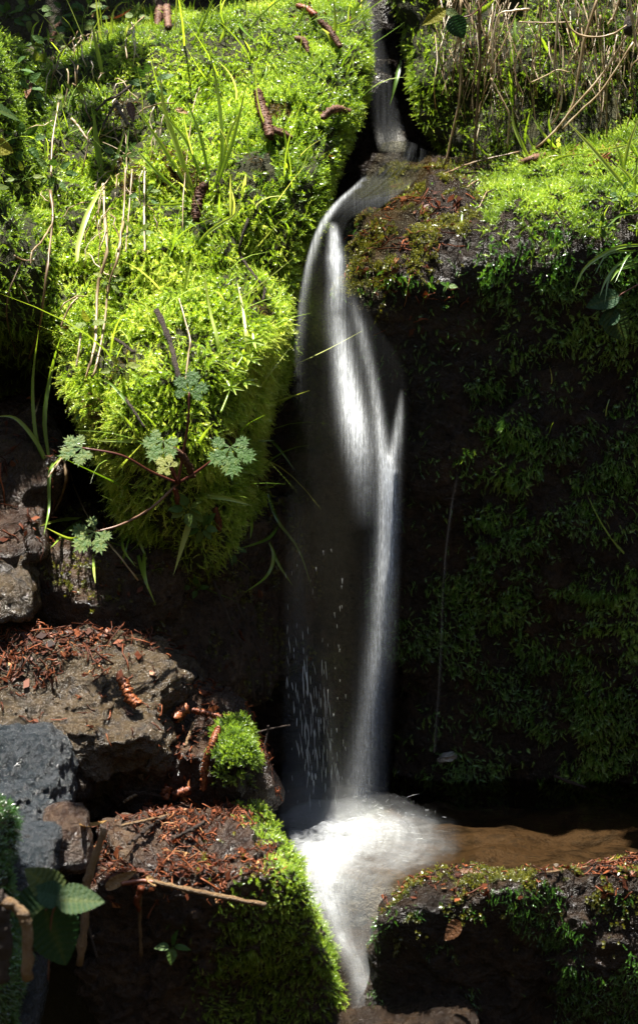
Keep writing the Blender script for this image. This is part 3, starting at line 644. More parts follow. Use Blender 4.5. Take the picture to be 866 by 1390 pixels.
# soft mist of fine drops: a small body of scattering air
def mist_mat(name, dens):
    m, nt, N, L = new_mat(name); v = N('ShaderNodeVolumePrincipled'); v.inputs['Color'].default_value = (.95, .97, 1, 1); v.inputs['Density'].default_value = dens; v.inputs['Anisotropy'].default_value = .1
    o = N('ShaderNodeOutputMaterial'); L(v.outputs[0], o.inputs['Volume']); return m
MAT['mist'] = mist_mat('water_mist', 4); MAT['thin_mist'] = mist_mat('thin_water_mist', 1.6)
def blob(name, c, r, mat, par, seed, amp=.25):
    d, F = sphere(4); V = d*np.asarray(r); V = c+V*(1+amp*fbm(d, 1.6, 3, seed))[:, None]
    return mesh_obj(name, V, F, mat, par, origin=world_loc(par))
blob('mist', P(455, 1128, -.13), (.085, .06, .042), MAT['mist'], sp, 84)
blob('mist', P(425, 1100, -.10), (.065, .04, .055), MAT['thin_mist'], sp, 87)
blob('mist', P(500, 1118, -.14), (.085, .05, .035), MAT['thin_mist'], sp, 88)
blob('mist', P(432, 1165, -.25), (.042, .07, .024), MAT['mist'], sp, 85)
# ---- upper cascade and side trickles
up = empty('upper_cascade', P(525, 190, .5)); tag(up, 'narrow shaded cascade behind the mossy mound at the top of the picture', 'waterfall')
V, F, uv, dd = sheet([(P(482, -40, .60), P(520, -40, .60)), (P(478, 30, .585), P(520, 30, .585)), (P(482, 100, .56), P(535, 100, .56)), (P(500, 160, .54), P(548, 160, .54)), (P(512, 205, .50), P(560, 205, .50))], 24, 60, .012)
mesh_obj('water_curtain', V, F, MAT['film'], up, attrs={'dens': dd*.2*smooth(0, .2, uv[:, 0])*smooth(1, .8, uv[:, 0]), 'edge': .2*smooth(0, .25, uv[:, 0])*smooth(1, .75, uv[:, 0])}, uv=uv, origin=world_loc(up))
V, F, uv, dd = sheet([(P(484, -40, .585), P(518, -40, .585)), (P(482, 30, .57), P(522, 30, .57)), (P(488, 100, .545), P(535, 100, .545)), (P(505, 160, .525), P(548, 160, .525)), (P(514, 205, .49), P(560, 205, .49))], 40, 120, .012)
uu = uv[:, 0]; vv = np.repeat(np.linspace(0, 1, 120), 40); x, y = proj(V)
mesh_obj('water_curtain', V, F, MAT['curtain'], up, attrs={'dens': (.02+.09*np.exp(-((uu-.45)/.18)**2)*smooth(.6, .1, vv))*smooth(0, .25, uu)*smooth(1, .75, uu), 'edge': .12+0*uu}, uv=np.stack([x, y], 1)/1000, origin=world_loc(up))
tr_ = empty('water_trickle', P(592, 1030, -.05)); tag(tr_, 'hair thin trickle running down the shaded face of the huge boulder', 'trickle')
tw = [(626, 622), (613, 690), (603, 780), (598, 900), (590, 1020)]
V, F, uv, dd = sheet([(P(a-3.5, b, -.03-.004*i), P(a+3.5, b, -.03-.004*i)) for i, (a, b) in enumerate(tw)], 16, 140, .003)
uu = uv[:, 0]; x, y = proj(V)
mesh_obj('water_curtain', V, F, MAT['curtain'], tr_, attrs={'dens': .035*np.exp(-((uu-.5)/.22)**2)*smooth(0, .3, np.repeat(np.linspace(0, 1, 140), 16)), 'edge': 0*uu}, uv=np.stack([x, y], 1)/1000, origin=world_loc(tr_))
# ------------------------------------------------------------------ placing by ray on the built surfaces
def build_bvh():
    Vs, Fs, o = [], [], 0
    for k, (V, F) in BASES.items(): Vs.append(V); Fs.append(F+o); o += len(V)
    return BVHTree.FromPolygons(np.concatenate(Vs).tolist(), np.concatenate(Fs).tolist())
BVH = build_bvh(); _camv = Vector(CAM)
def hit(px, py):
    d = ray(px, py); h = BVH.ray_cast(_camv, Vector(d))
    return (np.array(h[0]), np.array(h[1])) if h[0] is not None else (P(px, py, 0), np.array([0, -1., 0]))
def on(px, py, off=.012):
    return hit(px, py)[0] - ray(px, py)*off
def path(pts, off=.012, k=14):
    """pixel polyline -> smooth 3-D path; a point may be (px,py), (px,py,off) ; depth is interpolated from the hit points' smooth trend"""
    q = []
    for p in pts: q.append(on(p[0], p[1], p[2] if len(p) > 2 else off))
    return catmull(q, k)
def free_path(pts, Y, k=14):
    return catmull([P(p[0], p[1], p[2] if len(p) > 2 else Y) for p in pts], k)
def grass_path(pts, root_off=.0, lift=.055, k=14):
    """a blade rooted on the surface at its first point, rising clear of it towards the viewer"""
    n = len(pts); a = hit(*pts[0][:2])[0]; out = [a - ray(*pts[0][:2])*root_off]
    da = np.linalg.norm(a-CAM)
    for i, p in enumerate(pts[1:], 1):
        f = i/(n-1); h = np.linalg.norm(hit(*p[:2])[0]-CAM); base = min(h, da+.05*f)-lift*(.45+.55*f)*(f**.4)
        out.append(CAM+ray(*p[:2])*base)
    return catmull(out, k)
def blade(C, w, tipw=.0, fold=.25, peak=.3):
    """V-folded grass blade along C (k,3), w metres wide"""
    k = len(C); t = np.linspace(0, 1, k); T = unit(np.gradient(C, axis=0)); view = unit(CAM-C)
    S = unit(np.cross(T, view)); Nn = np.cross(S, T)
    ww = w*np.clip(np.minimum(.45+t/peak*.55, 1), 0, 1)*np.clip(1-(np.clip((t-.35)/.65, 0, 1))**1.8, .02, 1)
    V = np.stack([C-S*ww[:, None]/2, C-Nn*(ww*fold)[:, None], C+S*ww[:, None]/2], 1).reshape(-1, 3)
    i = np.arange(k-1)[:, None]*3; F = np.concatenate([i+[[0, 1, 4, 3]], i+[[1, 2, 5, 4]]])
    return V, F, np.repeat(t, 3)
def stick(C, r0, r1, sides=6, rough=.0, seed=0):
    k = len(C); r = np.linspace(r0, r1, k)
    if rough:
        rr = np.random.default_rng(seed); C = C+rr.normal(0, rough*r0, C.shape)*.5; r = r*(1+rr.normal(0, rough, k)*.5)
    return tubes(C[None], r[None], sides)

GRASS = [(0, (.04, .085, .012)), (.4, (.12, .23, .026)), (.75, (.30, .44, .06)), (1, (.48, .52, .13))]
MAT['grass'] = leaf_mat('grass_blade', GRASS, .5, .35, .06)
MAT['straw'] = leaf_mat('dry_straw', [(0, (.06, .036, .018)), (.4, (.20, .135, .07)), (.75, (.38, .29, .17)), (1, (.58, .50, .37))], .3, .4, .05)
MAT['herb'] = leaf_mat('herb_leaf', [(0, (.018, .048, .010)), (.5, (.056, .125, .022)), (1, (.21, .22, .035))], .45, .5, .02, .6)
MAT['bramble'] = leaf_mat('bramble_leaf', [(0, (.008, .026, .011)), (.5, (.018, .050, .019)), (1, (.17, .16, .02))], .35, .5, .012, .8)
MAT['red_stem'] = leaf_mat('red_stem', [(0, (.03, .008, .006)), (.5, (.075, .02, .014)), (1, (.13, .065, .03))], .1, .4, .05)
MAT['twig'] = rock_mat('dead_twig', [(.3, (.015, .01, .007)), (.5, (.042, .028, .021)), (.7, (.085, .062, .047))], (.5, .8), .9, 60, .3, 400)
MAT['grey_wood'] = rock_mat('weathered_wood', [(.3, (.05, .042, .034)), (.5, (.13, .11, .09)), (.7, (.22, .19, .16))], (.5, .8), .9, 40, .3, 300)
MAT['tan_wood'] = rock_mat('pale_broken_stem', [(.3, (.07, .035, .014)), (.5, (.16, .095, .042)), (.7, (.26, .18, .09))], (.4, .6), .7, 50, .4, 300)
MAT['catkin'] = leaf_mat('catkin_scales', [(0, (.016, .007, .004)), (.5, (.07, .034, .021)), (1, (.16, .085, .055))], .12, .6, .02)
MAT['red_catkin'] = leaf_mat('wet_red_catkin_scales', [(0, (.035, .007, .003)), (.5, (.13, .032, .011)), (1, (.26, .085, .03))], .15, .45, .04)
MAT['dead_leaf'] = leaf_mat('dead_leaf', [(0, (.035, .014, .007)), (.5, (.12, .05, .016)), (1, (.22, .13, .04))], .3, .45, .04, .9)

def blade_obj(name, C, w, mat, tint, parent=None, label=None, cat=None, group=None, spread=.25):
    V, F, t = blade(C, w); org = C[0] if parent is None else world_loc(parent)
    o = mesh_obj(name, V, F, MAT[mat], parent, attrs={'tint': np.clip(tint+spread*(t-.5), 0, 1)}, origin=org)
    return tag(o, label, cat, group)
def tuft(label, blades, off=0.0, lift=.055, cat='grass', group='grass tufts'):
    """blades: (pixel points, width mm, tint)"""
    e = empty('grass_tuft', hit(*blades[0][0][0][:2])[0]); tag(e, label, cat)
    for pts, w, ti in blades:
        blade_obj('blade', grass_path(pts, 0, lift), w/1000*1.15, 'grass', ti, e)
    return e
tuft('tuft of long bright grass blades fanning up from the middle of the mossy mound', [
    ([(266, 268), (243, 205), (224, 150), (217, 95)], 6.5, .85), ([(264, 270), (225, 205), (182, 142)], 5, .6), ([(260, 274), (215, 235), (175, 192)], 4, .5),
    ([(278, 262), (258, 200), (232, 165), (210, 133)], 4, .7), ([(290, 262), (302, 200), (295, 120), (280, 52)], 4.5, .7), ([(296, 250), (318, 185), (334, 118)], 5, .7),
    ([(298, 240), (312, 180), (336, 138)], 4, .8), ([(286, 250), (272, 185), (248, 122)], 3.5, .5), ([(281, 266), (264, 215), (240, 170)], 3, .45), ([(262, 274), (235, 278), (195, 277)], 3, .7)])
tuft('upright grass tuft above the hanging straw at the left of the mossy mound', [
    ([(141, 250), (131, 190), (128, 152)], 7, .5), ([(142, 252), (134, 195), (124, 145)], 4, .55), ([(146, 250), (158, 215), (170, 178)], 4, .55), ([(150, 250), (168, 222), (176, 170)], 3, .4)])
tuft('short upright grass blades on the crest of the mossy mound beside the shaded bank', [
    ([(142, 112), (133, 70), (124, 26)], 5, .75), ([(151, 52), (152, 32), (155, 12)], 3.5, .8), ([(60, 78), (45, 60), (46, 38), (56, 26)], 3, .4), ([(62, 76), (58, 55), (78, 50), (104, 52)], 3.5, .55), ([(110, 55), (98, 42), (84, 34)], 2.5, .5), ([(112, 50), (108, 38), (102, 32)], 2, .6)])
tuft('thin grass blades standing against the sky side of the moss near the driftwood', [
    ([(262, 62), (276, 30), (292, -8)], 4, .6), ([(208, 42), (206, 20), (203, 4)], 3.5, .5), ([(298, 58), (305, 42), (309, 26)], 4, .8), ([(320, 22), (330, 40), (352, 60)], 2.5, .4), ([(236, 22), (240, 12), (243, -4)], 2.5, .5)])
tuft('yellow-green bent sprouts under the hanging dark catkin on the mossy mound', [
    ([(262, 342), (280, 318), (302, 302), (318, 292), (330, 268)], 4, .85), ([(313, 300), (313, 268), (313, 236)], 3, .95), ([(328, 272), (332, 250), (334, 236)], 4, .9), ([(305, 302), (298, 285), (299, 262)], 3, .6), ([(316, 300), (318, 278), (315, 258)], 3, .9)])
tuft('long grass blades on the bright lower face of the mossy mound', [
    ([(355, 560), (338, 480), (330, 420), (322, 382)], 4.5, .95), ([(302, 540), (297, 470), (285, 420), (278, 368)], 4, .85), ([(245, 430), (252, 385), (262, 345)], 3.5, .8), ([(282, 440), (282, 405), (276, 375)], 3.5, .85),
    ([(318, 440), (302, 405), (294, 395)], 3, .9), ([(222, 435), (198, 415), (175, 405)], 3, .8), ([(205, 590), (180, 555), (150, 520), (130, 515)], 3.5, .45), ([(195, 595), (172, 570), (156, 552)], 3, .7), ([(345, 590), (360, 520), (386, 468)], 4, .75), ([(368, 565), (376, 550), (398, 538)], 3.5, .5)])
tuft('green blades arching over the dark gap at the lower left of the mossy mound', [
    ([(68, 640), (50, 595), (45, 520), (53, 448)], 4.5, .5), ([(70, 640), (61, 570), (70, 505), (83, 456)], 5, .45), ([(72, 645), (50, 600), (22, 568), (-6, 565)], 5, .6), ([(84, 612), (68, 642), (67, 690), (60, 726)], 4, .4), ([(115, 602), (90, 615), (68, 636)], 4, .75), ([(100, 625), (76, 530), (32, 486)], 2.5, .35)])
tuft('bright curved blades around the lowest pale herb leaf over the wet ledge', [
    ([(112, 703), (82, 706), (54, 714)], 4, .8), ([(130, 714), (100, 732), (62, 716)], 4.5, .75), ([(112, 706), (92, 720), (69, 744)], 4.5, .65), ([(200, 760), (188, 730), (182, 700)], 3.5, .6), ([(165, 715), (168, 745), (185, 770)], 3, .6), ([(198, 735), (196, 770), (202, 800)], 4, .6), ([(184, 735), (195, 780), (212, 822)], 4, .6), ([(127, 752), (128, 775), (130, 792)], 3, .8), ([(165, 765), (170, 750), (178, 722)], 2.5, .4)])
tuft('broad pale grass blades bent down beneath the palmate leaves', [
    ([(272, 674), (256, 715), (236, 780)], 8, .85), ([(272, 674), (305, 676), (342, 686)], 5.5, .75), ([(276, 676), (275, 650), (272, 640)], 5, .7), ([(340, 686), (342, 712), (340, 732)], 4, .6), ([(291, 676), (292, 640), (290, 628)], 4, .4), ([(262, 614), (277, 590), (290, 575)], 3.5, .7), ([(320, 622), (318, 640), (311, 648)], 3, .4), ([(140, 673), (155, 645), (195, 600)], 3.5, .75), ([(200, 600), (165, 598), (128, 598)], 4, .75)])
tuft('thin green blades drooping in front of the left side of the falling water', [
    ([(358, 600), (365, 670), (378, 708), (405, 745), (424, 800)], 4, .35), ([(365, 735), (372, 755), (362, 782), (330, 806)], 4.5, .65), ([(366, 735), (378, 765), (398, 796)], 3.5, .5), ([(378, 714), (362, 732), (322, 746)], 4, .45), ([(365, 595), (380, 610), (400, 638)], 3, .4), ([(338, 597), (352, 598), (372, 598)], 3, .4)], lift=.05)
tuft('grass drooping from the right edge over the shaded face of the huge boulder', [
    ([(875, 332), (835, 337), (795, 362), (778, 396)], 4.5, .7), ([(872, 350), (840, 358), (822, 380), (813, 404)], 3.5, .45), ([(872, 352), (842, 364), (828, 382)], 3, .45), ([(872, 288), (842, 292), (823, 308)], 3.5, .35), ([(862, 338), (848, 352), (834, 384)], 3, .35), ([(868, 340), (825, 345), (806, 374)], 2.5, .3), ([(870, 358), (830, 372), (820, 412)], 3, .35)])
tuft('long bright blades crossing the sunny rim at the right edge of the huge boulder', [
    ([(872, 284), (828, 230), (795, 192), (768, 164)], 5, .85), ([(752, 203), (810, 205), (872, 192)], 5.5, .85), ([(844, 240), (852, 200), (868, 155)], 4.5, .85), ([(850, 250), (842, 215), (832, 190)], 4, .75), ([(870, 262), (852, 238), (834, 222)], 4, .8), ([(735, 232), (760, 214), (800, 208)], 4, .75), ([(866, 215), (846, 190), (820, 182)], 3, .6), ([(860, 270), (862, 240), (866, 210)], 3.5, .7)])
tuft('upright grass blades growing between red debris and the straw hung bank', [
    ([(721, 221), (708, 196), (697, 170), (695, 145)], 4.5, .8), ([(758, 205), (740, 186), (718, 152)], 4, .7), ([(712, 196), (713, 178), (719, 150)], 3, .5), ([(660, 210), (645, 195), (630, 182)], 3, .6), ([(690, 190), (672, 178), (656, 164)], 2.5, .3), ([(760, 205), (757, 192), (760, 186)], 5, .9), ([(752, 200), (745, 170), (745, 148)], 2.5, .5), ([(804, 210), (806, 190), (800, 178)], 2.5, .5)])
tuft('green blades standing among the dead straw of the top right bank', [
    ([(690, 110), (697, 60), (699, 20)], 6, .45), ([(695, 150), (694, 120), (690, 95)], 5, .45), ([(745, 75), (738, 58), (725, 40)], 3.5, .6), ([(788, 70), (776, 40), (763, 8)], 3.5, .65), ([(640, 22), (660, 10), (678, -6)], 7, .6), ([(595, 60), (612, 40), (618, 8)], 3, .5)])
tuft('slender yellow-green stems at the mound edge beside the upper cascade', [
    ([(450, 66), (455, 30), (452, -6)], 4, .75), ([(451, 66), (447, 48), (436, 38)], 4, .85), ([(454, 36), (476, 28), (494, 16)], 3, .75), ([(455, 36), (478, 34), (492, 25)], 3, .8), ([(398, 42), (410, 22), (418, -2)], 3, .5)])
blade_obj('grass_sprig', free_path([(544, 82, .52), (538, 108, .49), (529, 143, .48)], .5), .006, 'grass', .35, None, 'single green blade hanging over the dark upper cascade', 'grass')
blade_obj('grass_sprig', path([(548, 266), (552, 256), (557, 247)], .01), .005, 'grass', .8, None, 'short bright blade lodged on the wet rock beside the lip of the fall', 'grass')
blade_obj('grass_sprig', path([(627, 288), (626, 306), (631, 324)], .012), .004, 'grass', .45, None, 'short blade hanging below the wet rim of the huge boulder', 'grass')
blade_obj('grass_sprig', path([(140, 252), (120, 288), (107, 330), (105, 352), (99, 357)], .03), .007, 'grass', .95, None, 'bent yellowing blade hanging left of the straw on the mossy mound', 'grass')
blade_obj('grass_sprig', path([(262, 296), (242, 320), (229, 350)], .02), .006, 'grass', .4, None, 'broad dull green blade leaning below the dark catkin', 'grass')
# short wild grass between the mosses, past counting
def wild_grass(name, key, n, mask, label, hgt=.03, wk=1.0, tint=.55):
    p, nn = sample(key, n, mask); m = len(p); k = 6; t = np.linspace(0, 1, k)
    g = unit(nn*.5+np.array([0, -.15, .75])+rng.normal(0, .35, (m, 3))); b = unit(rng.normal(0, 1, (m, 3))+np.array([0, -.5, -.5]))*rng.uniform(.4, 2.2, (m, 1))
    L = hgt*rng.uniform(.5, 1.6, m)
    C = p[:, None]+g[:, None]*(L[:, None]*t)[..., None]+b[:, None]*(L[:, None]*.4*t**2)[..., None]
    S = unit(np.cross(g, rng.normal(size=(m, 3)))); w = (.0008*wk*rng.uniform(.6, 1.5, m))[:, None]*(1-t**2*.95)[None]
    V = np.stack([C-S[:, None]*w[..., None], C+S[:, None]*w[..., None]], 2).reshape(-1, 3)
    base = (np.arange(m)*k*2)[:, None]+(np.arange(k-1)*2)[None]
    F = np.stack([base, base+1, base+3, base+2], -1).reshape(-1, 4)
    ti = np.repeat(np.clip(tint+rng.normal(0, .2, m), 0, 1), 2*k)
    return tag(mesh_obj(name, V, F, MAT['grass'], attrs={'tint': ti}), label, 'grass', kind='stuff')
wild_grass('fine_grass', 'mossy_mound', 1500, lambda p, n, x, y: np.clip(.15+1.2*clump(p, 9, 90), 0, 1)*smooth(.1, .5, n[:, 2]), 'fine short grass scattered through the moss of the mound')
wild_grass('long_grass', 'mossy_mound', 1300, lambda p, n, x, y: np.clip(.25+1.2*clump(p, 6, 91), 0, 1)*smooth(-.2, .4, n[:, 2]), 'longer bright grass arching out of the moss of the mound', .075, 1.5, .72)
wild_grass('long_grass', 'mossy_mound', 420, lambda p, n, x, y: smooth(560, 610, y)*smooth(60, 100, x), 'thin grass hanging from the shaded underside of the mound', .075, 1.3, .5)
wild_grass('long_grass', 'mossy_boulder', 160, lambda p, n, x, y: smooth(.1, .5, n[:, 2])*smooth(700, 800, x), 'longer bright grass on the rim of the huge boulder', .06, 1.5, .62)
wild_grass('fine_grass', 'mossy_boulder', 500, lambda p, n, x, y: smooth(.1, .5, n[:, 2])*smooth(650, 760, x), 'fine short grass on the sunny rim of the huge boulder')
wild_grass('fine_grass', 'earth_bank', 500, lambda p, n, x, y: np.ones(len(p))*.8, 'fine short grass on the shaded bank behind the mound', .05)

# ---- straw
def straw(label, pts, w=3.0, tint=.6, off=.02, Y=None, group=None, parent=None, name='straw_stem'):
    C = path(pts, off, 18) if Y is None else free_path(pts, Y, 18)
    V, F = stick(C, w*.72/2000, w*.6/2000, 5, .28, int(w*100+abs(pts[0][0])))
    return tag(mesh_obj(name, V, F, MAT['straw'], parent, attrs={'tint': np.clip(tint-.08+np.repeat(rng.normal(0, .10, 18), 5), 0, 1)}, origin=C[0] if parent is None else world_loc(parent)), label, 'dry stem' if label else None, group)
for lb, pts, w, ti, yy in [
    ('white dry stem hanging straight then kinking left in front of the bank', [(757, -8), (755, 45), (752, 92), (762, 122), (758, 153), (748, 170)], 4.2, .95, .385),
    ('thick pale straw leaning from the top right down to the red debris', [(812, -8), (793, 54), (784, 102), (777, 141), (756, 174), (726, 202)], 5.5, .8, .37),
    ('pale straw fork branching up right to the brown seed knot', [(851, 48), (816, 102), (777, 147), (755, 175)], 4, .85, .36),
    ('straw running just below the fork up to the right edge', [(859, 57), (818, 120), (790, 148), (763, 175)], 4, .75, .35),
    ('arched tan straw sweeping across the top right to the brown seed knot', [(753, -6), (774, 39), (801, 50), (831, 46), (850, 34)], 4, .7, .36),
    ('thick white straw cutting the top right corner', [(853, -8), (860, 45), (868, 80)], 6, .95, .36),
    ('angular white stem with a short side arm at the left of the straw', [(718, 12), (694, 15), (676, 21), (669, 60), (668, 98)], 4, .9, .37),
    ('white stem falling from the bend to the rim of the boulder', [(666, 106), (678, 130), (690, 157), (688, 202)], 4, .85, .37),
    ('tan dead stem hanging at the left end of the bank with a bend in it', [(625, -8), (625, 54), (625, 95), (623, 136), (612, 186), (604, 224)], 4.2, .75, .385),
    ('thick brown dead stem hanging beside the left end of the bank', [(649, -8), (651, 75), (648, 135), (643, 216)], 6, .25, .40),
    ('upright grey straw right of the fork reaching down to the red debris', [(814, 20), (816, 60), (822, 120), (823, 194)], 4, .6, .39),
    ('tan stem winding down near the right edge above the grass', [(868, 78), (856, 94), (860, 135), (847, 182)], 3.5, .45, .38),
    ('thin straight straw slanting right between the upright and the winding stem', [(828, 105), (836, 140), (843, 176)], 3, .8, .38),
    ('horizontal dry straw lying across the upper bank', [(704, 30), (740, 31), (776, 30)], 3, .6, .39),
    ('vertical tan straw in the middle of the upper bank', [(732, -8), (733, 50), (732, 104)], 3.2, .55, .40),
    ('short thick straw broken off at its lower end near the top right', [(842, -8), (833, 20), (824, 34)], 5, .8, .37),
    ('thin straw rising diagonally behind the angular white stem', [(664, 98), (680, 66), (694, 34), (702, 12)], 2.6, .6, .40),
    ('thin crossing straw slanting across the middle of the bank', [(720, 112), (740, 103), (756, 95), (772, 98)], 2.4, .7, .39)]:
    straw(lb, pts, w*1.1, ti, Y=yy-.03)
straw('brown dead stem lying along the rim from the channel to the red debris', [(598, 238), (620, 229), (645, 220), (705, 206)], 4.5, .4, .022)
straw('short tan straw stub poking over the wet rim of the huge boulder', [(634, 254), (642, 248), (652, 243)], 3, .6, .03)
straw('short dry tip sticking up from the wet rim beside the moss', [(650, 282), (656, 268), (662, 256)], 2.6, .6, .03)
# matted dead grass behind, past counting
def matted(name, n, label):
    k = 7; Ps = []; Rs = []
    for _ in range(n):
        x = rng.uniform(592, 905) if rng.random() < .8 else rng.uniform(600, 720); y0 = rng.uniform(-70, 70); L = rng.uniform(60, 190)*(1 if x > 640 else .6); lean = rng.normal(0, .18)
        q = []
        y1 = min(y0+L, 205)
        for j in range(4):
            f = j/3; q.append(P(x+lean*(y1-y0)*f+rng.normal(0, 5), y0+(y1-y0)*f, .39+rng.normal(0, .016)+.02*(1-f)))
        Ps.append(catmull(q, k)); Rs.append(np.full(k, rng.uniform(.4, 1.0)/1000))
    V, F = tubes(np.array(Ps), np.array(Rs), 3)
    ti = np.repeat(np.clip(rng.normal(.6, .26, n), 0, 1), k*3)
    return tag(mesh_obj(name, V, F, MAT['straw'], attrs={'tint': ti}), label, 'dead grass', kind='stuff')
matted('dead_grass', 190, 'matted dead grass hanging down the top right bank behind the bright stems')
kn = P(852, 36, .36); d, F = sphere(2)
tag(mesh_obj('seed_head', kn+d*np.array([.006, .006, .013])*(1+.3*rng.random((len(d), 1))), F, MAT['twig'], origin=kn), 'small brown seed knot where the pale straws meet at the top right', 'seed head')
# straw hanging on the mound
for lb, pts, w, ti in [
    ('long pale bundle of straw hanging down the left of the mound to the herb leaves', [(140, 250), (143, 300), (146, 340), (134, 385), (131, 440), (129, 470), (119, 505), (102, 570)], 6, .75),
    ('second straw lying right of the long pale bundle', [(168, 300), (160, 350), (148, 388), (142, 440), (130, 500), (124, 512)], 4.5, .65),
    ('tan straw curving from the top of the bundle to its middle', [(171, 228), (168, 290), (161, 340)], 3.4, .7),
    ('straw hanging parallel to the tan one at the right of the bundle', [(180, 230), (175, 290), (171, 342)], 3, .6),
    ('short pale straw upright in the moss right of the bundle', [(197, 215), (196, 293), (197, 342)], 3.4, .9),
    ('brown stem hanging down the shaded left side of the mound', [(69, 258), (72, 299), (64, 368), (55, 440), (41, 486)], 5, .35),
    ('curled tan side shoot of the brown hanging stem', [(72, 303), (58, 326), (44, 342), (42, 360)], 3, .6),
    ('tan straw bow on the moss between brown stem and bundle', [(106, 404), (94, 418), (83, 444)], 3.6, .5),
    ('flat yellow straw above the bundle near the crossed twigs', [(98, 161), (110, 176), (124, 196)], 4.5, .75),
    ('short horizontal straw end at the dark left edge of the mound', [(20, 347), (32, 353), (47, 353)], 2.6, .6),
    ('bleached straw on the bright moss left of the long bundle', [(110, 452), (108, 472), (104, 498)], 4, .95),
    ('pale wire thin stem beside the tuft of long grass', [(248, 315), (250, 255), (262, 150), (271, 118)], 2.2, .7),
    ('tan dry stem bent upright left of the dead dark twig', [(252, 520), (256, 480), (258, 460), (249, 425), (243, 405)], 3.2, .7),
    ('brown stem rising from the crest at the left of the mound', [(173, 80), (171, 58), (178, 40), (196, 22)], 2.6, .75),
    ('grey straw hanging at the upper left of the mound', [(104, 118), (106, 90), (110, 66)], 2.6, .75),
    ('thin thread of straw on the left flank below the leafy sprouts', [(70, 240), (72, 190), (80, 140)], 3.6, .6),
    ('pale fallen stem crossing the wet dark stones left of the herb leaves', [(90, 608), (98, 650), (114, 690), (130, 716), (160, 752), (188, 788)], 3.2, .75),
    ('orange dried blade twisting down over the dark wet stones', [(88, 625), (90, 650), (82, 678), (70, 700)], 5, .45),
    ('grey stem leaning from the bright sprout to the dark wet stones', [(84, 622), (74, 636), (66, 648)], 3.4, .85),
    ('thin pale twig in the dark gap at the left edge', [(26, 386), (34, 398), (40, 412)], 2.2, .7),
    ('dark brown stem drooping in the black gap at the left edge', [(30, 355), (12, 400), (12, 445), (30, 495)], 3.2, .2),
    ('grey straw standing in the dark gap below the green blades', [(57, 535), (50, 556), (44, 575)], 2.6, .8)]:
    straw(lb, pts, w*1.15, ti, .036)
def loose(name, key, n, mask, label, hgt=.06):
    p, nn = sample(key, n, mask); m = len(p); k = 7; t = np.linspace(0, 1, k)
    L = hgt*rng.uniform(.4, 1.4, m); g = unit(np.array([0, -.45, -.75])+rng.normal(0, .38, (m, 3))+.1*nn)
    C = p[:, None]+nn[:, None]*(.012+.010*np.sin(t*math.pi))[None, :, None]+g[:, None]*(L[:, None]*(t-.5))[..., None]+rng.normal(0, .0015, (m, k, 3))
    V, F = tubes(C, np.full((m, k), .0008)*rng.uniform(.6, 1.5, (m, 1)), 3)
    return tag(mesh_obj(name, V, F, MAT['straw'], attrs={'tint': np.repeat(np.clip(rng.normal(.66, .25, m), 0, 1), k*3)}), label, 'dead grass', kind='stuff')
loose('dead_grass', 'mossy_mound', 1500, lambda p, n, x, y: np.clip(np.exp(-((x-160)/45)**2-((y-290)/80)**2)+.8*np.exp(-((x-120)/60)**2-((y-110)/60)**2), 0, 1), 'loose dead grass caught in the moss at the upper left of the mound')

# ---- twigs and wood
def twig(label, pts, w0, w1, mat='twig', off=.02, Y=None, name='twig', cat='twig', rough=.25, sides=7):
    C = path(pts, off, 22) if Y is None else free_path(pts, Y, 22)
    V, F = stick(C, w0/2000, w1/2000, sides, rough, int(abs(pts[0][0])*7) % 999)
    kw = {'attrs': {'tint': np.clip(.5+rng.normal(0, .12, len(V)), 0, 1)}}
    return tag(mesh_obj(name, V, F, MAT[mat], origin=C[0], **kw), label, cat)
twig('dark dead twig standing in the brightest moss of the mound', [(213, 421), (224, 447), (234, 475), (241, 506), (246, 525)], 7.5, 6, off=.05)
twig('curved thin brown twig on the right shoulder of the mound', [(337, 296), (327, 329), (327, 347), (348, 377), (359, 392), (357, 408)], 4, 3.5, off=.03)
twig('grey brown twig leaning out of the moss at the upper left of the mound', [(131, 150), (146, 136), (163, 128), (185, 110)], 4.5, 3, off=.04)
twig('thin dark twig crossing beneath the grey brown one', [(163, 131), (150, 152), (136, 178)], 3.4, 3, off=.035)
twig('short bleached twig end below the crossed twigs', [(158, 140), (166, 156), (174, 170)], 6, 4, 'grey_wood', off=.04)
twig('speckled bit of twig lying on the moss left of the dead dark twig', [(156, 460), (168, 467), (182, 478)], 4.5, 4, off=.025)
twig('brown twig slanting through the shaded moss left of the herb', [(170, 540), (185, 562), (196, 580)], 4, 3.6, off=.03)
twig('grey piece of driftwood on the crest of the mound', [(226, 8), (240, 12), (256, 16), (280, 22)], 11, 9, 'grey_wood', off=.03, name='driftwood', cat='driftwood')
twig('dark brown root hanging into the black cavity under the mound', [(290, 788), (315, 850), (338, 895), (346, 950)], 4.5, 3, off=.09, name='root', cat='root')
twig('thinner root hanging closest to the falling water in the cavity', [(318, 812), (345, 868), (357, 905), (360, 962)], 3, 2.2, off=.10, name='root', cat='root')
twig('thin twig lying level beside the foot of the curtain', [(343, 996), (364, 990), (394, 984)], 2.6, 2, off=.0, Y=-.22)
twig('thin twig dangling from the level twig beside the foot of the curtain', [(364, 984), (362, 1001), (355, 1024)], 3, 2.2, off=0, Y=-.225)
twig('reddish branch lying along the foot of the shaded boulder at the right', [(752, 1054), (790, 1068), (826, 1083), (870, 1077)], 5, 4.5, off=.03, name='branch', cat='branch')
twig('bare pinkish root sticking out to the right from the debris slab', [(208, 1196), (250, 1206), (300, 1217), (361, 1228)], 6, 6.5, 'tan_wood', off=.05, name='root', cat='root')
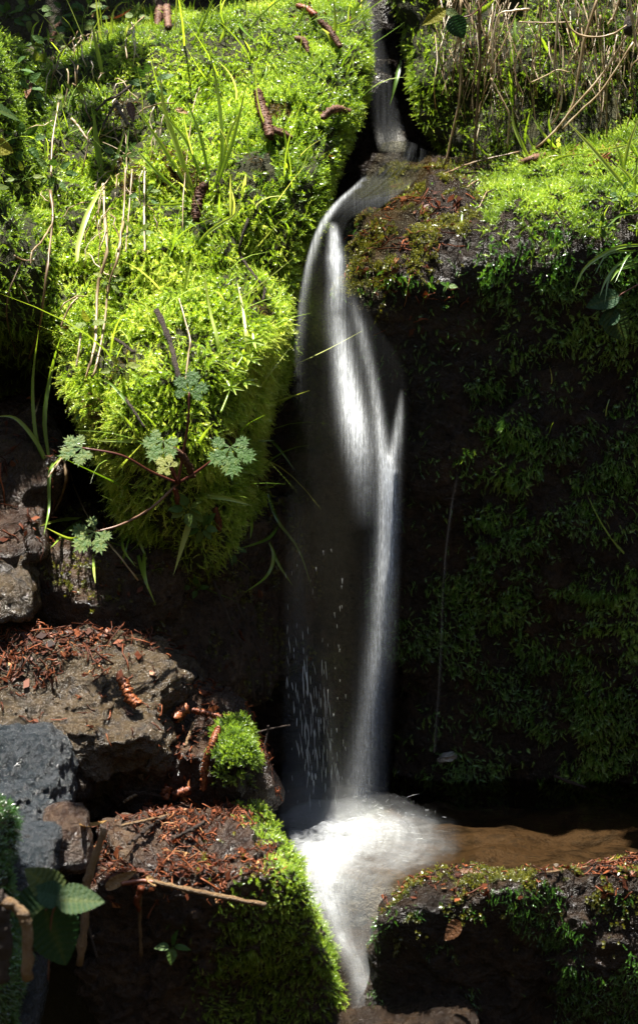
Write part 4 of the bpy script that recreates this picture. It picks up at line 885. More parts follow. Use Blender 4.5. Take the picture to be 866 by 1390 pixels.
twig('pale rootlet hanging down from the front of the debris slab', [(191, 1212), (190, 1245), (192, 1297)], 4, 4.5, 'tan_wood', off=.03, name='root', cat='root')
twig('upright pale broken stem in front of the debris slab', [(142, 1126), (127, 1170), (118, 1203), (116, 1240), (108, 1310)], 8, 10, 'tan_wood', Y=-.72, name='broken_stem', cat='stem')
twig('thin reddish side twig on the upright pale broken stem', [(116, 1246), (124, 1272), (132, 1300)], 3, 2.5, 'twig', Y=-.715)
twig('thick tan stem bent like an elbow at the lower left corner', [(6, 1222), (24, 1232), (33, 1245), (37, 1262), (38, 1330)], 12, 12, 'tan_wood', Y=-1.0, name='bent_stem', cat='stem')
twig('thick brown upright stem behind the elbow at the lower left corner', [(2, 1215), (4, 1260), (4, 1330)], 18, 18, 'twig', Y=-.97, name='dead_stem', cat='stem')
twig('short tan stick standing in the red debris beside the brown rock', [(263, 980), (258, 995), (252, 1012)], 4, 3.5, 'tan_wood', off=.02)
twig('long thin stick lying across the top of the debris slab', [(165, 1121), (205, 1112), (262, 1100)], 4, 3, 'tan_wood', off=.012)
twig('short pale stick at the back of the debris slab', [(168, 1089), (177, 1083), (186, 1078)], 4.5, 4.5, 'straw', off=.012)
twig('dark wet stick across the back of the debris slab', [(168, 1076), (205, 1078), (232, 1086)], 5.5, 4.5, 'twig', off=.012)
twig('brown stick lying deep in the debris of the slab', [(175, 1146), (200, 1125), (226, 1108)], 5, 4.5, 'twig', off=.012)
twig('dark stick near the mossy shoulder of the debris slab', [(240, 1136), (262, 1125), (282, 1112)], 5, 4, 'twig', off=.012)
twig('reddish stick along the front rim of the debris slab', [(165, 1200), (195, 1196), (232, 1202)], 6, 5, 'red_catkin', off=.02)
twig('knobbly red root on the front corner of the debris slab', [(193, 1205), (186, 1222), (190, 1236)], 8, 5, 'red_catkin', off=.03, name='root', cat='root')
twig('red twig on the sunny rim of the low boulder', [(742, 1184), (790, 1178), (850, 1166)], 3.4, 3, 'tan_wood', off=.02)

# ---- alder catkins: a core and spiralling scales in one mesh
def catkin(label, pts, w, mat='catkin', off=.024, Y=None, tint=.5, stalk=None):
    C = path(pts, off, 40) if Y is None else free_path(pts, Y, 40)
    T = unit(np.gradient(C, axis=0)); ref = np.array([0, 1., .2]); A = unit(np.cross(T, ref)); B = np.cross(T, A)
    ln = np.linalg.norm(np.diff(C, axis=0), axis=1).sum(); w = w/1000; ns = max(40, int(ln/w*52))
    t = np.linspace(0, 1, ns); i = (t*38.99).astype(int); prof = np.sin(np.clip(.12+t*.80, 0, 1)*math.pi)**.38
    an = np.arange(ns)*2.399963+np.random.default_rng(ns).normal(0, .5, ns); t = np.clip(t+np.random.default_rng(ns+1).normal(0, .012, ns), 0, 1); i = (t*38.99).astype(int); dr = np.cos(an)[:, None]*A[i]+np.sin(an)[:, None]*B[i]
    c = C[i]+dr*(w*.33*prof)[:, None]+rng.normal(0, w*.03, (ns, 3)); s = w*.22*rng.uniform(.5, 1.6, ns); tg = np.cross(dr, T[i])
    cap = c+dr*(s*1.0)[:, None]+T[i]*(s*.3)[:, None]
    ring = [c+tg*s[:, None], c+T[i]*(s*.62)[:, None], c-tg*s[:, None], c-T[i]*(s*.8)[:, None]]
    V1 = np.stack(ring+[cap], 1).reshape(-1, 3); b = (np.arange(ns)*5)[:, None]
    F1 = np.concatenate([b+[[0, 1, 4]], b+[[1, 2, 4]], b+[[2, 3, 4]], b+[[3, 0, 4]]])
    k = 14; j = np.linspace(0, 39, k).astype(int); V2, F2 = tubes(C[j][None], (w*.30*np.sin(np.clip(.1+np.linspace(0, 1, k)*.84, 0, 1)*math.pi)**.38)[None], 8)
    n1 = len(V1); t1 = np.repeat(np.clip(tint+rng.normal(0, .16, ns), 0, 1), 5); t1.reshape(-1, 5)[:, 4] = np.clip(t1.reshape(-1, 5)[:, 4]+.35, 0, 1)
    V = np.concatenate([V1, V2]); ti = np.concatenate([t1, np.full(len(V2), max(0, tint-.4))])
    o = mesh_obj('catkin', V, [F1]+[f+n1 for f in F2], MAT[mat], smooth_shade=False, attrs={'tint': ti}, origin=C[0])
    if stalk:
        S = path(stalk, off, 10); sv, sf = stick(S, .0008, .0006, 5); mesh_obj('stalk', sv, sf, MAT['twig'], o, origin=world_loc(o))
    return tag(o, label, 'catkin')
catkin('long brown catkin hanging on the moss right of the tall grass', [(350, 124), (355, 145), (362, 166), (367, 186)], 14, off=.04, tint=.5)
catkin('thin curved catkin branching off the long brown one', [(360, 168), (376, 178), (396, 187)], 8, off=.035, tint=.55)
catkin('dark stout catkin hanging below the long grass tuft', [(279, 250), (272, 262), (267, 282), (266, 300)], 14, off=.045, tint=.30, stalk=[(279, 250), (284, 246), (287, 240)])
catkin('left one of two brown catkins standing on the crest by the driftwood', [(218, 2), (216, 18), (214, 36)], 11, off=.05, tint=.5, stalk=[(218, 2), (221, -2), (222, -10)])
catkin('right one of two brown catkins standing on the crest by the driftwood', [(225, 2), (227, 18), (229, 38)], 11, off=.05, tint=.6, stalk=[(225, 2), (223, -2), (222, -10)])
catkin('grey dry catkin leaning on the top left corner of the mound', [(82, 31), (76, 46), (71, 58)], 9, off=.03, tint=.85)
catkin('reddish brown curved catkin near the right edge of the mound top', [(438, 160), (448, 150), (460, 148), (474, 152)], 10, off=.03, tint=.5)
catkin('pale brown catkin bent on the moss above the dark cascade', [(402, 52), (412, 56), (419, 72)], 9, off=.03, tint=.75)
catkin('red brown catkin at the top of the mound beside the big round leaf', [(434, 28), (448, 42), (462, 64)], 9, off=.03, tint=.4)
catkin('small red catkin among debris at the top of the mound', [(404, 8), (416, 12), (428, 20)], 9, 'red_catkin', off=.03, tint=.4)
catkin('broken brown catkin end on the middle right of the mound', [(378, 176), (386, 180), (396, 188)], 7, off=.03, tint=.45)
catkin('dark red catkin hanging among the herb stems', [(236, 610), (248, 620), (256, 632), (262, 648)], 9, off=.045, tint=.3)
catkin('red catkin half hidden in moss at the lower left of the mound', [(108, 576), (116, 584), (122, 592)], 9, 'red_catkin', off=.03, tint=.35)
catkin('plump orange catkin leaning on the right edge of the grey boulder', [(166, 922), (171, 934), (178, 948), (188, 957)], 15, 'red_catkin', off=.02, tint=.75)
catkin('long red catkin standing upright beside the small moss cushion', [(297, 988), (288, 1012), (279, 1040), (276, 1074)], 10, 'red_catkin', off=.03, tint=.5)
catkin('stubby orange catkin on the brown rock left of the moss cushion', [(238, 976), (246, 966), (254, 961)], 15, 'red_catkin', off=.02, tint=.65)
catkin('thin red catkin lying behind the small moss cushion', [(262, 964), (280, 968), (302, 974)], 8, 'red_catkin', off=.02, tint=.4)
catkin('short brown catkin lying on the back of the debris slab', [(226, 1084), (225, 1076), (228, 1068)], 12, 'red_catkin', off=.016, tint=.5)
catkin('second short red catkin at the back rim of the debris slab', [(236, 1078), (248, 1076), (258, 1072)], 11, 'red_catkin', off=.016, tint=.35)
catkin('dark red hanging catkin below the palmate leaves', [(238, 664), (241, 676), (242, 692)], 6, 'red_catkin', off=.04, tint=.2)
catkin('rust red catkin in the shade under the largest palmate leaf', [(292, 690), (296, 705), (298, 718)], 8, 'red_catkin', off=.03, tint=.12)
catkin('crumpled red catkin on the sunny rim of the huge boulder', [(706, 222), (722, 216), (738, 210)], 10, 'catkin', off=.022, tint=.55)

# ---- leaves
def dissected_leaf(c, up, nrm, size, seed=0):
    """palmate leaf cut into toothed lobes: many small lozenges in one mesh"""
    r = np.random.default_rng(seed); up = unit(up-nrm*(up@nrm)); rt = np.cross(up, nrm); V, F, T = [], [], []
    def loz(o, d, L, w, z, ti):
        s = np.array([-d[1], d[0]]); q = [o, o+d*L*.45+s*w, o+d*L, o+d*L*.45-s*w]
        b = len(V)
        for k, (a) in enumerate(q):
            rr = np.hypot(*a); V.append(c+(rt*a[0]+up*a[1])*size+nrm*size*(z+.10*(.35-rr*rr*.45) - (.02 if k in (1, 3) else 0))); T.append(ti)
        F.append([b, b+1, b+2, b+3])
    for a0, L in ((-1.95, .62), (-1.0, .85), (0, 1.0), (1.0, .85), (1.95, .62)):
        a0 += r.normal(0, .08); d = np.array([math.sin(a0), math.cos(a0)]); z0 = r.normal(0, .01)
        loz(np.zeros(2), d, L*.98, L*.13, z0, .5+r.normal(0, .06))
        for f, l in ((.28, .30), (.48, .34), (.68, .24)):
            for sg in (-1, 1):
                e = a0+sg*.72; dd = np.array([math.sin(e), math.cos(e)])
                loz(d*L*f*.92, dd, L*l*1.25, L*.075, z0+.004*sg+.006, .5+r.normal(0, .08))
                if l > .25:
                    for g2 in (-.5, .5):
                        ee = e+g2; loz(d*L*f*.92+dd*L*l*.5, np.array([math.sin(ee), math.cos(ee)]), L*l*.65, L*.05, z0+.012, .52+r.normal(0, .08))
    return np.array(V), np.array(F), np.clip(np.array(T), 0, 1)
def toward(px, py, tilt=(0, 0, 0)):
    return unit(-ray(px, py)+np.array(tilt))
def herb():
    base = on(242, 656, .035); e = empty('herb_plant', base); tag(e, 'red stemmed herb with palmate cut leaves spreading from the shaded foot of the mound', 'herb')
    spec = [((313, 607), 46, 1.0, [(242, 656), (268, 640), (290, 624), (313, 610)], (.1, 0, .45), (0, 0, -1), .45), ((222, 598), 36, 1.2, [(242, 656), (233, 632), (224, 610), (221, 600)], (-.1, 0, .5), (-.4, 0, -1), .55),
            ((130, 722), 40, 1.0, [(240, 660), (205, 690), (165, 712), (138, 718)], (-.1, 0, .5), (-.6, 0, -.8), .60), ((112, 608), 34, 1.0, [(240, 655), (205, 640), (165, 618), (133, 605)], (0, 0, .6), (-.9, 0, -.5), .6),
            ((257, 532), 34, 1.0, [(243, 650), (250, 610), (256, 570), (257, 540)], (.05, 0, .4), (.2, 0, 1), .35), ((230, 634), 22, 1.0, [(242, 655), (236, 645), (231, 637)], (0, 0, .5), (-.6, 0, .6), .95)]
    for i, ((px, py), s, k, st_, tl, up, ti) in enumerate(spec):
        lift = .075 if i != 5 else .05
        c = on(px, py, 0) if False else CAM+ray(px, py)*(np.linalg.norm(base-CAM)-.035-.01*i)
        n = toward(px, py, tl); V, F, T = dissected_leaf(c, np.array(up, float), n, s/1000, i)
        lf = mesh_obj('leaf', V, F, MAT['herb'], e, False, {'tint': np.clip(T+ti-.5, 0, 1)}, origin=world_loc(e))
        pts = [base]+[CAM+ray(*q)*(np.linalg.norm(base-CAM)-.035*f-.01*i*f) for q, f in zip(st_[1:-1], np.linspace(.4, .9, len(st_)-2))]+[c]
        sv, sf = stick(catmull(pts, 16), .0019, .0013, 6); mesh_obj('stem', sv, sf, MAT['red_stem'], e, True, {'tint': np.full(len(sv), .45 if i != 2 else .9)}, origin=world_loc(e))
        if ti > .9: tag(lf, 'small yellow young leaf in the middle')
    return e
herb()
def ovate(c, up, nrm, L, W, teeth=11, seed=0, fold=.18, droop=.15):
    """toothed oval leaf: folded along the midrib, pleated by its veins, drooping at the tip"""
    r = np.random.default_rng(seed); up = unit(up-nrm*(up@nrm)); rt = np.cross(up, nrm); nu, nv = 9, 4*teeth
    t = np.linspace(0, 1, nv); wd = np.sin(np.clip(t, 0, 1)**.72*math.pi)**.75*(1-.25*t); wd[0] = wd[-1] = .01
    saw = 1+.10*(((t*teeth) % 1)-.5)
    u = np.linspace(-1, 1, nu); V = np.zeros((nv, nu, 3)); T = np.zeros((nv, nu))
    for j in range(nu):
        a = abs(u[j]); x = u[j]*W/2*wd*(saw if a > .9 else 1); y = L*(t-.05*a*(1-t))
        z = W*fold*a**1.2*wd*.6 + W*.022*np.sin((t*teeth*.8-a*1.1)*2*math.pi)*min(a*2, 1)*wd - L*droop*t**2
        V[:, j] = c+rt*x[:, None]+up*y[:, None]+nrm*z[:, None]; T[:, j] = .08*(a < .1)+.03*np.sin((t*teeth*.8-a*1.1)*2*math.pi)
    return V.reshape(-1, 3), grid_faces(nu, nv), T.ravel()
def leafy(name, label, cat, leaves, stems, mat='bramble', Y=None, off=.05, stem_mat='red_stem', sw=2.2):
    p0 = stems[0][0] if stems else leaves[0][0]
    at = (lambda px, py, dy=0: P(px, py, Y+dy)) if Y is not None else (lambda px, py, dy=0: on(px, py, off)+np.array([0, dy, 0]))
    e = empty(name, at(*p0)); tag(e, label, cat)
    for i, (pb, ptip, W, ti, tl, dy) in enumerate(leaves):
        a, b = at(*pb, dy), at(*ptip, dy); L = np.linalg.norm(b-a); n = toward(*pb, tl)
        up = b-a; n = unit(n-unit(up)*(n@unit(up)))
        V, F, T = ovate(a, up, n, L, W/1000, seed=i, droop=.08)
        mesh_obj('leaf', V, F, MAT[mat], e, True, {'tint': np.clip(T+ti, 0, 1)}, origin=world_loc(e))
    for s in stems:
        C = catmull([at(*q) for q in s], 14); sv, sf = stick(C, sw/2000, sw/2600, 6)
        mesh_obj('stem', sv, sf, MAT[stem_mat], e, True, {'tint': np.full(len(sv), .6)}, origin=world_loc(e))
    return e
leafy('bramble_plant', 'dark green bramble with toothed leaves in the lower left foreground', 'bramble', [
    ((80, 1218), (36, 1178), 44, .62, (.1, 0, .7), 0), ((82, 1220), (44, 1206), 34, .42, (.0, 0, .5), -.01), ((80, 1222), (142, 1222), 40, .55, (0, 0, .8), -.015),
    ((70, 1225), (18, 1262), 60, .5, (-.1, 0, .3), .02), ((62, 1236), (92, 1312), 62, .5, (.1, 0, .3), .0)], [[(80, 1220), (70, 1250), (66, 1330)], [(80, 1222), (70, 1228), (62, 1236)]], Y=-.92)
leafy('bramble_sprig', 'bramble sprig with one yellowing leaf hanging over the top of the bank', 'bramble', [
    ((603, 14), (572, 34), 20, .98, (0, 0, .3), 0), ((606, 15), (624, 22), 16, .6, (0, 0, .7), -.005), ((613, 24), (630, 52), 34, .45, (0, 0, .2), -.01)], [[(606, 15), (615, 22), (640, 20), (668, -8)]], Y=.36)
leafy('bramble_sprig', 'dull green toothed leaves hanging at the right edge of the shaded boulder', 'bramble', [
    ((838, 402), (794, 416), 30, .5, (-.1, 0, .3), 0), ((826, 424), (850, 462), 42, .55, (.1, 0, .25), -.005), ((838, 424), (810, 438), 26, .5, (0, 0, .3), -.008)], [[(868, 385), (850, 395), (838, 404), (830, 424)]], off=.05)
leafy('broad_leaf_plant', 'big rounded dark leaf hanging over the head of the upper cascade', 'plant', [((478, 6), (476, 50), 40, .45, (0, 0, .5), 0), ((462, -12), (474, 10), 26, .5, (0, 0, .9), .02)], [[(490, -20), (484, -4), (478, 8)]], Y=.50)
leafy('ivy_sprig', 'large dull green leaf at the left edge with a yellow leaf under it', 'plant', [((-4, 150), (32, 158), 36, .55, (0, 0, .5), 0), ((-8, 196), (20, 206), 26, 1.0, (0, 0, .4), 0), ((-6, 256), (14, 250), 18, .6, (0, 0, .6), 0)], [[(-20, 140), (-10, 150), (-4, 152)], [(-20, 150), (-14, 190), (-8, 198)], [(-18, 190), (-12, 240), (-6, 256)]], off=.06)
def sprout(label, cx, cy, n, r, leaf, mat='herb', tint=.6, off=.03, Y=None, cat='seedling', name='seedling', up=(0, 0, 1)):
    """small plant: stem, and rounded leaves in pairs or a whorl around it"""
    c = on(cx, cy, off) if Y is None else P(cx, cy, Y); root = c+np.array([0, .02, -.02]) if Y is not None else hit(cx, cy)[0]
    e = empty(name, root); tag(e, label, cat); rr = np.random.default_rng(int(cx*3+cy))
    for i in range(n):
        a = 2*math.pi*i/n+rr.normal(0, .2); q = r/1000*rr.uniform(.35, 1.0)
        d = np.array([math.cos(a), -.5*rr.random(), math.sin(a)*.8]); b = c+d*q
        nn = unit(toward(cx, cy, (0, 0, .7))+rr.normal(0, .25, 3)); up_ = unit(d); nn = unit(nn-up_*(nn@up_))
        V, F, T = ovate(b, up_, nn, leaf/800*rr.uniform(.8, 1.2), leaf/800*rr.uniform(.55, .8), teeth=5, seed=i, fold=.1)
        mesh_obj('leaf', V, F, MAT[mat], e, True, {'tint': np.clip(T+tint+rr.normal(0, .07), 0, 1)}, origin=world_loc(e))
        if i < 6:
            sv, sf = stick(catmull([root, c+d*q*.3-np.array([0, 0, .003]), b], 6), .0007, .0005, 4); mesh_obj('stem', sv, sf, MAT['herb'], e, True, {'tint': np.full(len(sv), .6)}, origin=world_loc(e))
    return e
for lb, cx, cy, n, r, lf, ti, off in [
    ('four leaved green seedling at the dark bottom left of the mossy slab', 234, 1284, 4, 5, 14, .55, .03),
    ('round leaved clover pair on the bright moss beside the long straw bundle', 122, 440, 4, 12, 15, .72, .03), ('clover leaves low on the hanging straw', 150, 380, 5, 14, 10, .7, .035), ('small clover stacked beside the upright pale straw', 197, 262, 6, 16, 9, .5, .035), ('clover patch right of the straw at mid mound', 186, 318, 6, 14, 12, .6, .03),
    ('pale leafy sprout at the shaded left flank near the yellow leaf', 74, 235, 7, 18, 12, .55, .03), ('leafy seedling at the left edge under the yellow leaf', 34, 240, 6, 18, 10, .75, .03), ('dull green compound leaf in the upper middle of the mound', 206, 112, 8, 20, 14, .35, .04),
    ('whorled bright seedling below the herb stems', 256, 690, 8, 10, 15, .6, .04), ('second whorled seedling lower in the shade below the herb', 276, 716, 7, 9, 14, .55, .04), ('dark leafy sprig in the shade under the bent pale blades', 312, 742, 8, 18, 10, .35, .03),
    ('tiny round leaves in the black hollow under the mound', 268, 798, 4, 10, 9, .5, .03), ('small dark clover on the shaded right side of the boulder rim', 816, 306, 4, 12, 9, .35, .02), ('pale small clover below the bright grass on the boulder rim', 842, 266, 5, 14, 9, .45, .02),
    ('leafy sprout left of the tall grass in the upper mound', 168, 210, 5, 14, 11, .5, .04), ('bright leafy sprig beside the crossed twigs', 100, 130, 6, 16, 9, .75, .03), ('single leafy sprout on the moss at the right of the long straw', 165, 500, 6, 16, 10, .7, .03), ('round leaf cluster below the bright mound at the far left', 118, 556, 5, 14, 9, .6, .02),
    ('lone green seedling on the wet dark face of the boulder', 606, 388, 3, 4, 9, .5, .012), ('leafy sprout on the mound crest left of the driftwood', 186, 22, 4, 10, 14, .65, .03)]:
    sprout(lb, cx, cy, n, r, lf, tint=ti, off=off+.015)
ban = ['topmost at the left edge', 'second from the top left corner', 'just left of the grey dry catkin', 'above the grey dry catkin', 'between grey catkin and brown leaf', 'low at the left edge above the dull leaf', 'right of the lowest left one', 'beside the mound crest', 'nearest the top edge', 'right above the mound corner', 'in the darkest part', 'at the foot of the bank']
for i, (cx, cy) in enumerate([(12, 22), (40, 12), (52, 92), (88, 14), (118, 20), (12, 95), (34, 118), (100, 40), (150, 8), (66, 62), (26, 62), (30, 190)]):
    sprout('small green seedling on the shaded bank, '+ban[i], cx, cy, 8, 24, 13, tint=.55+.1*math.sin(i), off=.05)
# goosegrass: weak stem with whorls of narrow leaves
def goosegrass(label, pts, whorls, leaf):
    C = path(pts, .05, 30); e = empty('goosegrass', C[0]); tag(e, label, 'goosegrass')
    sv, sf = stick(C, .0013, .001, 5); mesh_obj('stem', sv, sf, MAT['grass'], e, True, {'tint': np.full(len(sv), .7)}, origin=world_loc(e))
    for f in whorls:
        i = int(f*29); T = unit(C[min(i+1, 29)]-C[max(i-1, 0)]); A = unit(np.cross(T, [0, 1, .3])); B = np.cross(T, A)
        for k in range(6):
            a = k*math.pi/3+f*5; d = unit(math.cos(a)*A+math.sin(a)*B+.35*T); L = leaf/1000*(1-.4*f)
            q = C[i]+d[None]*(np.linspace(0, 1, 8)*L)[:, None]-np.array([0, 0, .25])*((np.linspace(0, 1, 8)**2)*L)[:, None]
            blade_obj('leaf', q, .0042, 'grass', .75, e)
goosegrass('goosegrass with whorled leaves climbing the lower right of the mound', [(322, 560), (330, 520), (338, 490), (345, 460)], (.35, .7, .98), 28)
goosegrass('shorter goosegrass leaning towards the falling water', [(300, 560), (312, 530), (318, 505), (332, 480)], (.4, .75, .98), 22)
# small leafy carpet on the middle of the mound
p, n = sample('mossy_mound', 2600, lambda p, n, x, y: np.exp(-((x-370)/45)**2-((y-215)/38)**2)+.5*np.exp(-((x-330)/30)**2-((y-275)/25)**2))
o = grow('leafy_carpet', p, n, [frond_template(3, 4, .55, .30, b, 1.15, 60+i) for i, b in enumerate((0, .2, -.2))], .017, .5+rng.normal(0, .12, len(p)), MAT['herb'], None, .8, .35, -.2, label='fresh green carpet of tiny leafy plants in the middle of the mound', cat='ground cover')
p, n = sample('earth_bank', 1500, lambda p, n, x, y: np.clip(.4+clump(p, 7, 95), 0, 1))
grow('leafy_carpet', p, n, [frond_template(3, 4, .55, .34, b, 1.15, 60+i) for i, b in enumerate((0, .2, -.2))], .026, .5+rng.normal(0, .15, len(p)), MAT['herb'], None, .8, .35, -.1, label='dark leafy ground cover on the shaded bank behind the mound', cat='ground cover')
p, n = sample('mossy_bank', 500, lambda p, n, x, y: smooth(690, 800, x)*smooth(60, 140, y))
grow('leafy_carpet', p, n, [frond_template(3, 4, .55, .34, b, 1.15, 60+i) for i, b in enumerate((0, .2, -.2))], .024, .45+rng.normal(0, .15, len(p)), MAT['herb'], None, .8, .35, -.1, label='small dark leaves behind the straw at the foot of the bank', cat='ground cover')

# ---- fallen leaves and litter
def fallen(label, a, b, W, tint, off=.016, curl=.3, tl=(0, 0, .6)):
    A, B = on(*a, off), on(*b, off); up = B-A; n = toward(*a, tl); n = unit(n-unit(up)*(n@unit(up)))
    V, F, T = ovate(A, up, n, np.linalg.norm(up), W/1000, teeth=6, fold=curl, droop=-.12)
    return tag(mesh_obj('fallen_leaf', V, F, MAT['dead_leaf'], attrs={'tint': np.clip(T+tint, 0, 1)}, origin=A), label, 'dead leaf')
fallen('curled orange leaf in the red debris at the front of the slab', (146, 1206), (188, 1184), 17, .8, .02, .5)
fallen('small orange leaf curl right of the curled orange leaf', (200, 1190), (212, 1204), 9, .95, .02, .5)
fallen('pinkish dead leaf on the shaded face of the low boulder', (624, 1252), (606, 1276), 22, .3, .02, .15)
fallen('rusty dead leaf on the shaded left flank of the mound', (40, 110), (36, 140), 13, .35, .03, .4)
fallen('dark brown dead leaf on the crest of the mound left of the catkins', (138, 26), (188, 34), 20, .1, .02, .3)
fallen('yellowish dead leaf above the dark leaf on the crest of the mound', (126, 22), (150, 10), 12, .9, .05, .3)
fallen('orange dead leaf scrap on the moss near the mound edge', (448, 212), (462, 226), 11, .7, .03, .3)
fallen('brown leaf curled in the moss of the upper mound', (176, 140), (182, 168), 13, .15, .04, .5)
fallen('tan leaf scrap lying by the long grass roots', (240, 148), (256, 156), 9, .75, .04, .3)
fallen('orange leaf scrap floating near the rim in the brown pool', (625, 1182), (655, 1186), 8, .5, .01, .1)
fallen('green yellow leaf scrap on the wet left of the slab', (110, 1120), (138, 1128), 11, 1.0, .012, .2)
c = on(606, 1028, .006); d, F = sphere(4)
d2 = np.sign(d)*np.abs(d)**.75
V = c+(d2*np.array([.0125, .008, .0055]))*(1+.45*fbm(d, 1.3, 4, 97))[:, None]+np.array([0, 0, 1])*d2[:, :1]*.003
MAT['pale'] = rock_mat('pale_stone', [(.3, (.06, .057, .05)), (.5, (.18, .17, .155)), (.7, (.38, .37, .34))], (.4, .6), .4, 60)
tag(mesh_obj('pebble', V, F, MAT['pale'], origin=c), 'small pale pebble lodged on moss at the foot of the boulder', 'pebble')
MAT['litter'] = leaf_mat('red_litter', [(0, (.012, .005, .003)), (.4, (.075, .021, .009)), (.75, (.19, .058, .022)), (1, (.32, .18, .08))], .12, .45, .015)
def litter(name, key, n, mask, label, size=.012, tint=.45, win=(-130, 1000, -150, 1480)):
    p, nn = sample(key, n, mask, win); m = len(p); k = 4; t = np.linspace(-.5, .5, k)
    g = rng.normal(size=(m, 3)); g = unit(g-nn*(g*nn).sum(1, keepdims=True)*.85); L = size*rng.lognormal(0, .55, m)
    C = p[:, None]+nn[:, None]*(rng.uniform(.0005, .006, m))[:, None, None]+g[:, None]*(L[:, None]*t)[..., None]+rng.normal(0, .0012, (m, k, 3))
    V1, F1 = tubes(C, np.full((m, k), .0007)*rng.uniform(.5, 1.9, (m, 1)), 3); T1 = np.repeat(np.clip(tint+rng.normal(0, .22, m), 0, 1), k*3)
    q = rng.choice(m, m//2); s = np.clip(.0034*rng.lognormal(0, .5, len(q)), 0, .008); a = g[q]; b = unit(np.cross(nn[q], a)+rng.normal(0, .3, (len(q), 3))); c0 = p[q]+nn[q]*.003+rng.normal(0, .003, (len(q), 3))*(1-np.abs(nn[q]))
    V2 = np.stack([c0-a*s[:, None], c0-b*s[:, None]*.7, c0+a*s[:, None]*1.1, c0+b*s[:, None]*.6], 1).reshape(-1, 3); F2 = np.arange(len(V2)).reshape(-1, 4)+len(V1)
    T2 = np.repeat(np.clip(tint+rng.normal(0, .25, len(q)), 0, 1), 4)
    return tag(mesh_obj(name, np.concatenate([V1, V2]), F1+[F2], MAT['litter'], attrs={'tint': np.concatenate([T1, T2])}), label, 'litter', kind='stuff')
litter('leaf_litter', 'mossy_slab', 9000, lambda p, n, x, y: smooth(-.1, .4, n[:, 2])*smooth(1240, 1205, y)*smooth(370, 330, x-.3*(y-1100))*np.clip(.30+1.3*clump(p, 14, 98)+.7*smooth(1160, 1195, y), 0, 1), 'wet red litter of catkins and needles covering the slab')
litter('leaf_litter', 'grey_boulder', 6000, lambda p, n, x, y: smooth(.1, .4, n[:, 2])*np.clip(smooth(950, 890, y+.35*(x-40)+30*clump(p, 16, 99))+.06, 0, 1), 'wet red litter at the back of the grey boulder', .014, .32)
litter('leaf_litter', 'brown_rock', 1800, lambda p, n, x, y: np.clip(.3+1.3*clump(p, 20, 100), 0, 1)*smooth(.0, .3, n[:, 2]), 'wet red litter on the low brown rock', .010, .4)
litter('leaf_litter', 'mossy_boulder', 2600, lambda p, n, x, y: smooth(.2, .5, n[:, 2])*np.exp(-((y-212)/12)**2)*smooth(690, 730, x), 'red brown catkin litter on the sunny top of the huge boulder', .011, .55, (600, 1000, 150, 300))
litter('leaf_litter', 'low_boulder', 4200, lambda p, n, x, y: np.clip(.12*smooth(1230, 1200, y)+smooth(790, 850, x)*smooth(1235, 1190, y)+.8*smooth(1195, 1180, y)*smooth(690, 730, x)+.35*smooth(1250, 1195, y)*smooth(680, 620, x), 0, 1), 'wet red litter along the rim of the low boulder', .009, .35)
litter('leaf_litter', 'mossy_boulder', 3000, lambda p, n, x, y: smooth(660, 560, x)*smooth(470, 330, y)*smooth(220, 260, y)*np.clip(.3+clump(p, 18, 101), 0, 1), 'wet brown litter on the rock beside the lip of the fall', .012, .35, (430, 660, 200, 520))
litter('leaf_litter', 'mossy_mound', 900, lambda p, n, x, y: np.clip(np.exp(-((y-20)/25)**2)*smooth(380, 420, x)+.7*np.exp(-((x-385)/40)**2-((y-228)/14)**2)+.5*np.exp(-((x-160)/40)**2-((y-130)/40)**2), 0, 1), 'brown litter caught in the moss of the mound', .010, .5)
litter('leaf_litter', 'wet_stone', 900, lambda p, n, x, y: np.clip(.4+clump(p, 18, 102), 0, 1), 'brown leaf scraps on the dark stone at the left edge', .013, .2)
litter('leaf_litter', 'wet_ledge', 700, lambda p, n, x, y: np.clip(.2+clump(p, 18, 103), 0, 1), 'brown scraps on the wet ledge', .009, .3)
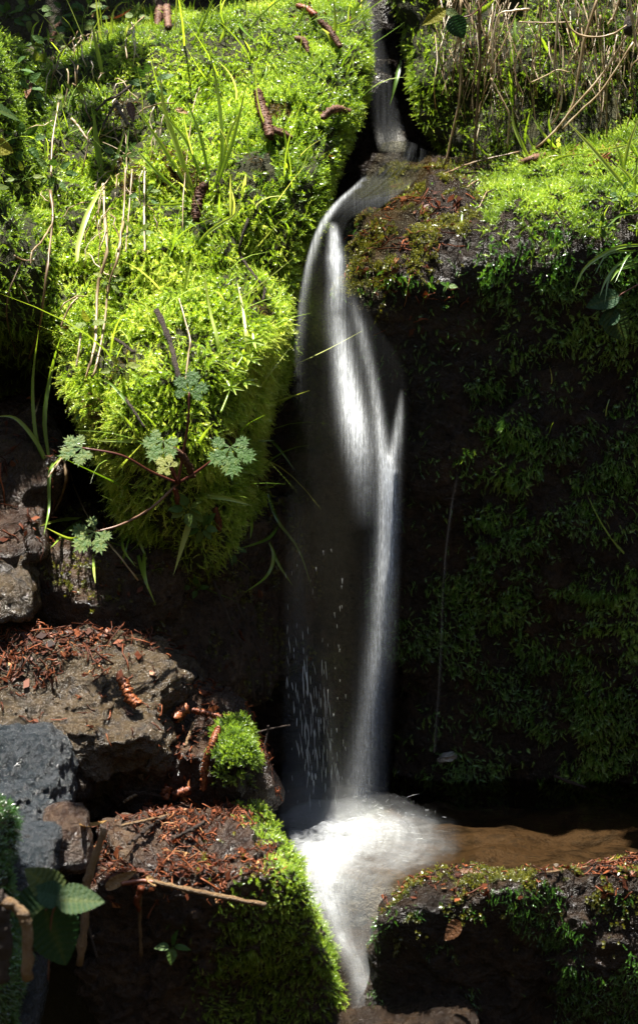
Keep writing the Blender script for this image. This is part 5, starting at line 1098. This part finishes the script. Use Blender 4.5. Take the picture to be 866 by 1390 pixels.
# ------------------------------------------------------------------ unseen leafy branches, added above the frame to shade and dapple the scene
MAT['shade_leaves'] = leaf_mat('shade_branch_leaf', [(0, (.02, .05, .01)), (.5, (.04, .09, .015)), (1, (.08, .13, .02))], .4, .4, .05)
def shade_branch(label, a, b, spread, n, leaf, seed):
    r = np.random.default_rng(seed); a, b = np.array(a, float), np.array(b, float); t = np.linspace(0, 1, 16)
    C = a+(b-a)*t[:, None]+np.stack([0*t, 0*t, .08*np.sin(t*math.pi)], 1); e = empty('shade_branch', a); tag(e, label, 'branch')
    V, F = stick(C, .014, .003, 8, .15, seed); mesh_obj('stem', V, F, MAT['twig'], e, origin=world_loc(e))
    tt = r.uniform(.05, 1, n); c = a+(b-a)*tt[:, None]+r.normal(0, 1, (n, 3))*np.array(spread); c[:, 2] += .08*np.sin(tt*math.pi)
    d = unit(r.normal(size=(n, 3))*[1, 1, .35]); s = unit(np.cross(d, unit(np.array([0, 0, 1])+r.normal(0, .35, (n, 3))))); L = leaf*r.uniform(.6, 1.3, n)
    q = np.array([[0, 0], [.25, .34], [.6, .36], [1, 0], [.6, -.36], [.25, -.34]])
    V = (c[:, None]+d[:, None]*(q[None, :, :1]*L[:, None, None])+s[:, None]*(q[None, :, 1:]*L[:, None, None])).reshape(-1, 3)
    F = (np.arange(n)*6)[:, None]+np.arange(6)[None]
    tag(mesh_obj('leaf', V, F, MAT['shade_leaves'], e, False, {'tint': np.repeat(np.clip(r.normal(.5, .2, n), 0, 1), 6)}, origin=world_loc(e)), kind='stuff')
    return e
shade_branch('unseen leafy branch added to shade the lower left rocks', (-1.35, -.1, 1.25), (-.53, -.90, 1.15), (.12, .20, .05), 900, .075, 301)
shade_branch('unseen leafy branch added to shade the right pool', (1.5, -.10, 1.2), (.46, -.12, 1.08), (.12, .075, .03), 520, .07, 302)
shade_branch('thin unseen leafy branch added to dapple the left of the mound', (-1.2, .38, 1.25), (-.31, .30, 1.2), (.04, .07, .03), 210, .05, 303)
shade_branch('unseen leafy branch added to shade the bank behind the mound', (-1.2, .9, 1.75), (-.20, .80, 1.6), (.10, .12, .05), 700, .07, 304)
# ------------------------------------------------------------------ light
sd = np.array([-.12, .045, 1.0]); sd /= np.linalg.norm(sd)
sun = bpy.data.lights.new('sun', 'SUN'); so = bpy.data.objects.new('sun', sun); COL.objects.link(so)
so.rotation_euler = Vector(sd).to_track_quat('Z', 'Y').to_euler(); so.location = (0, 0, 5)
sun.energy = 5; sun.angle = R(.53); sun.color = (1, .95, .86)
w = bpy.data.worlds.new('World'); scene.world = w; w.use_nodes = True
nt = w.node_tree; sky = nt.nodes.new('ShaderNodeTexSky'); sky.sky_type = 'NISHITA'; sky.sun_disc = False
el = math.asin(sd[2]); az = math.atan2(sd[0], sd[1])
sky.sun_elevation = el; sky.sun_rotation = az
bg = nt.nodes['Background']; nt.links.new(sky.outputs[0], bg.inputs[0]); bg.inputs[1].default_value = .06
vs = scene.view_settings; vs.view_transform = 'Standard'; vs.look = 'None'; vs.gamma = 1; vs.use_curve_mapping = False; vs.exposure = 2.2
cy = scene.cycles; cy.use_denoising = True; cy.max_bounces = 8; cy.diffuse_bounces = 3; cy.glossy_bounces = 3; cy.transmission_bounces = 6; cy.transparent_max_bounces = 48
cy.caustics_reflective = False; cy.caustics_refractive = False
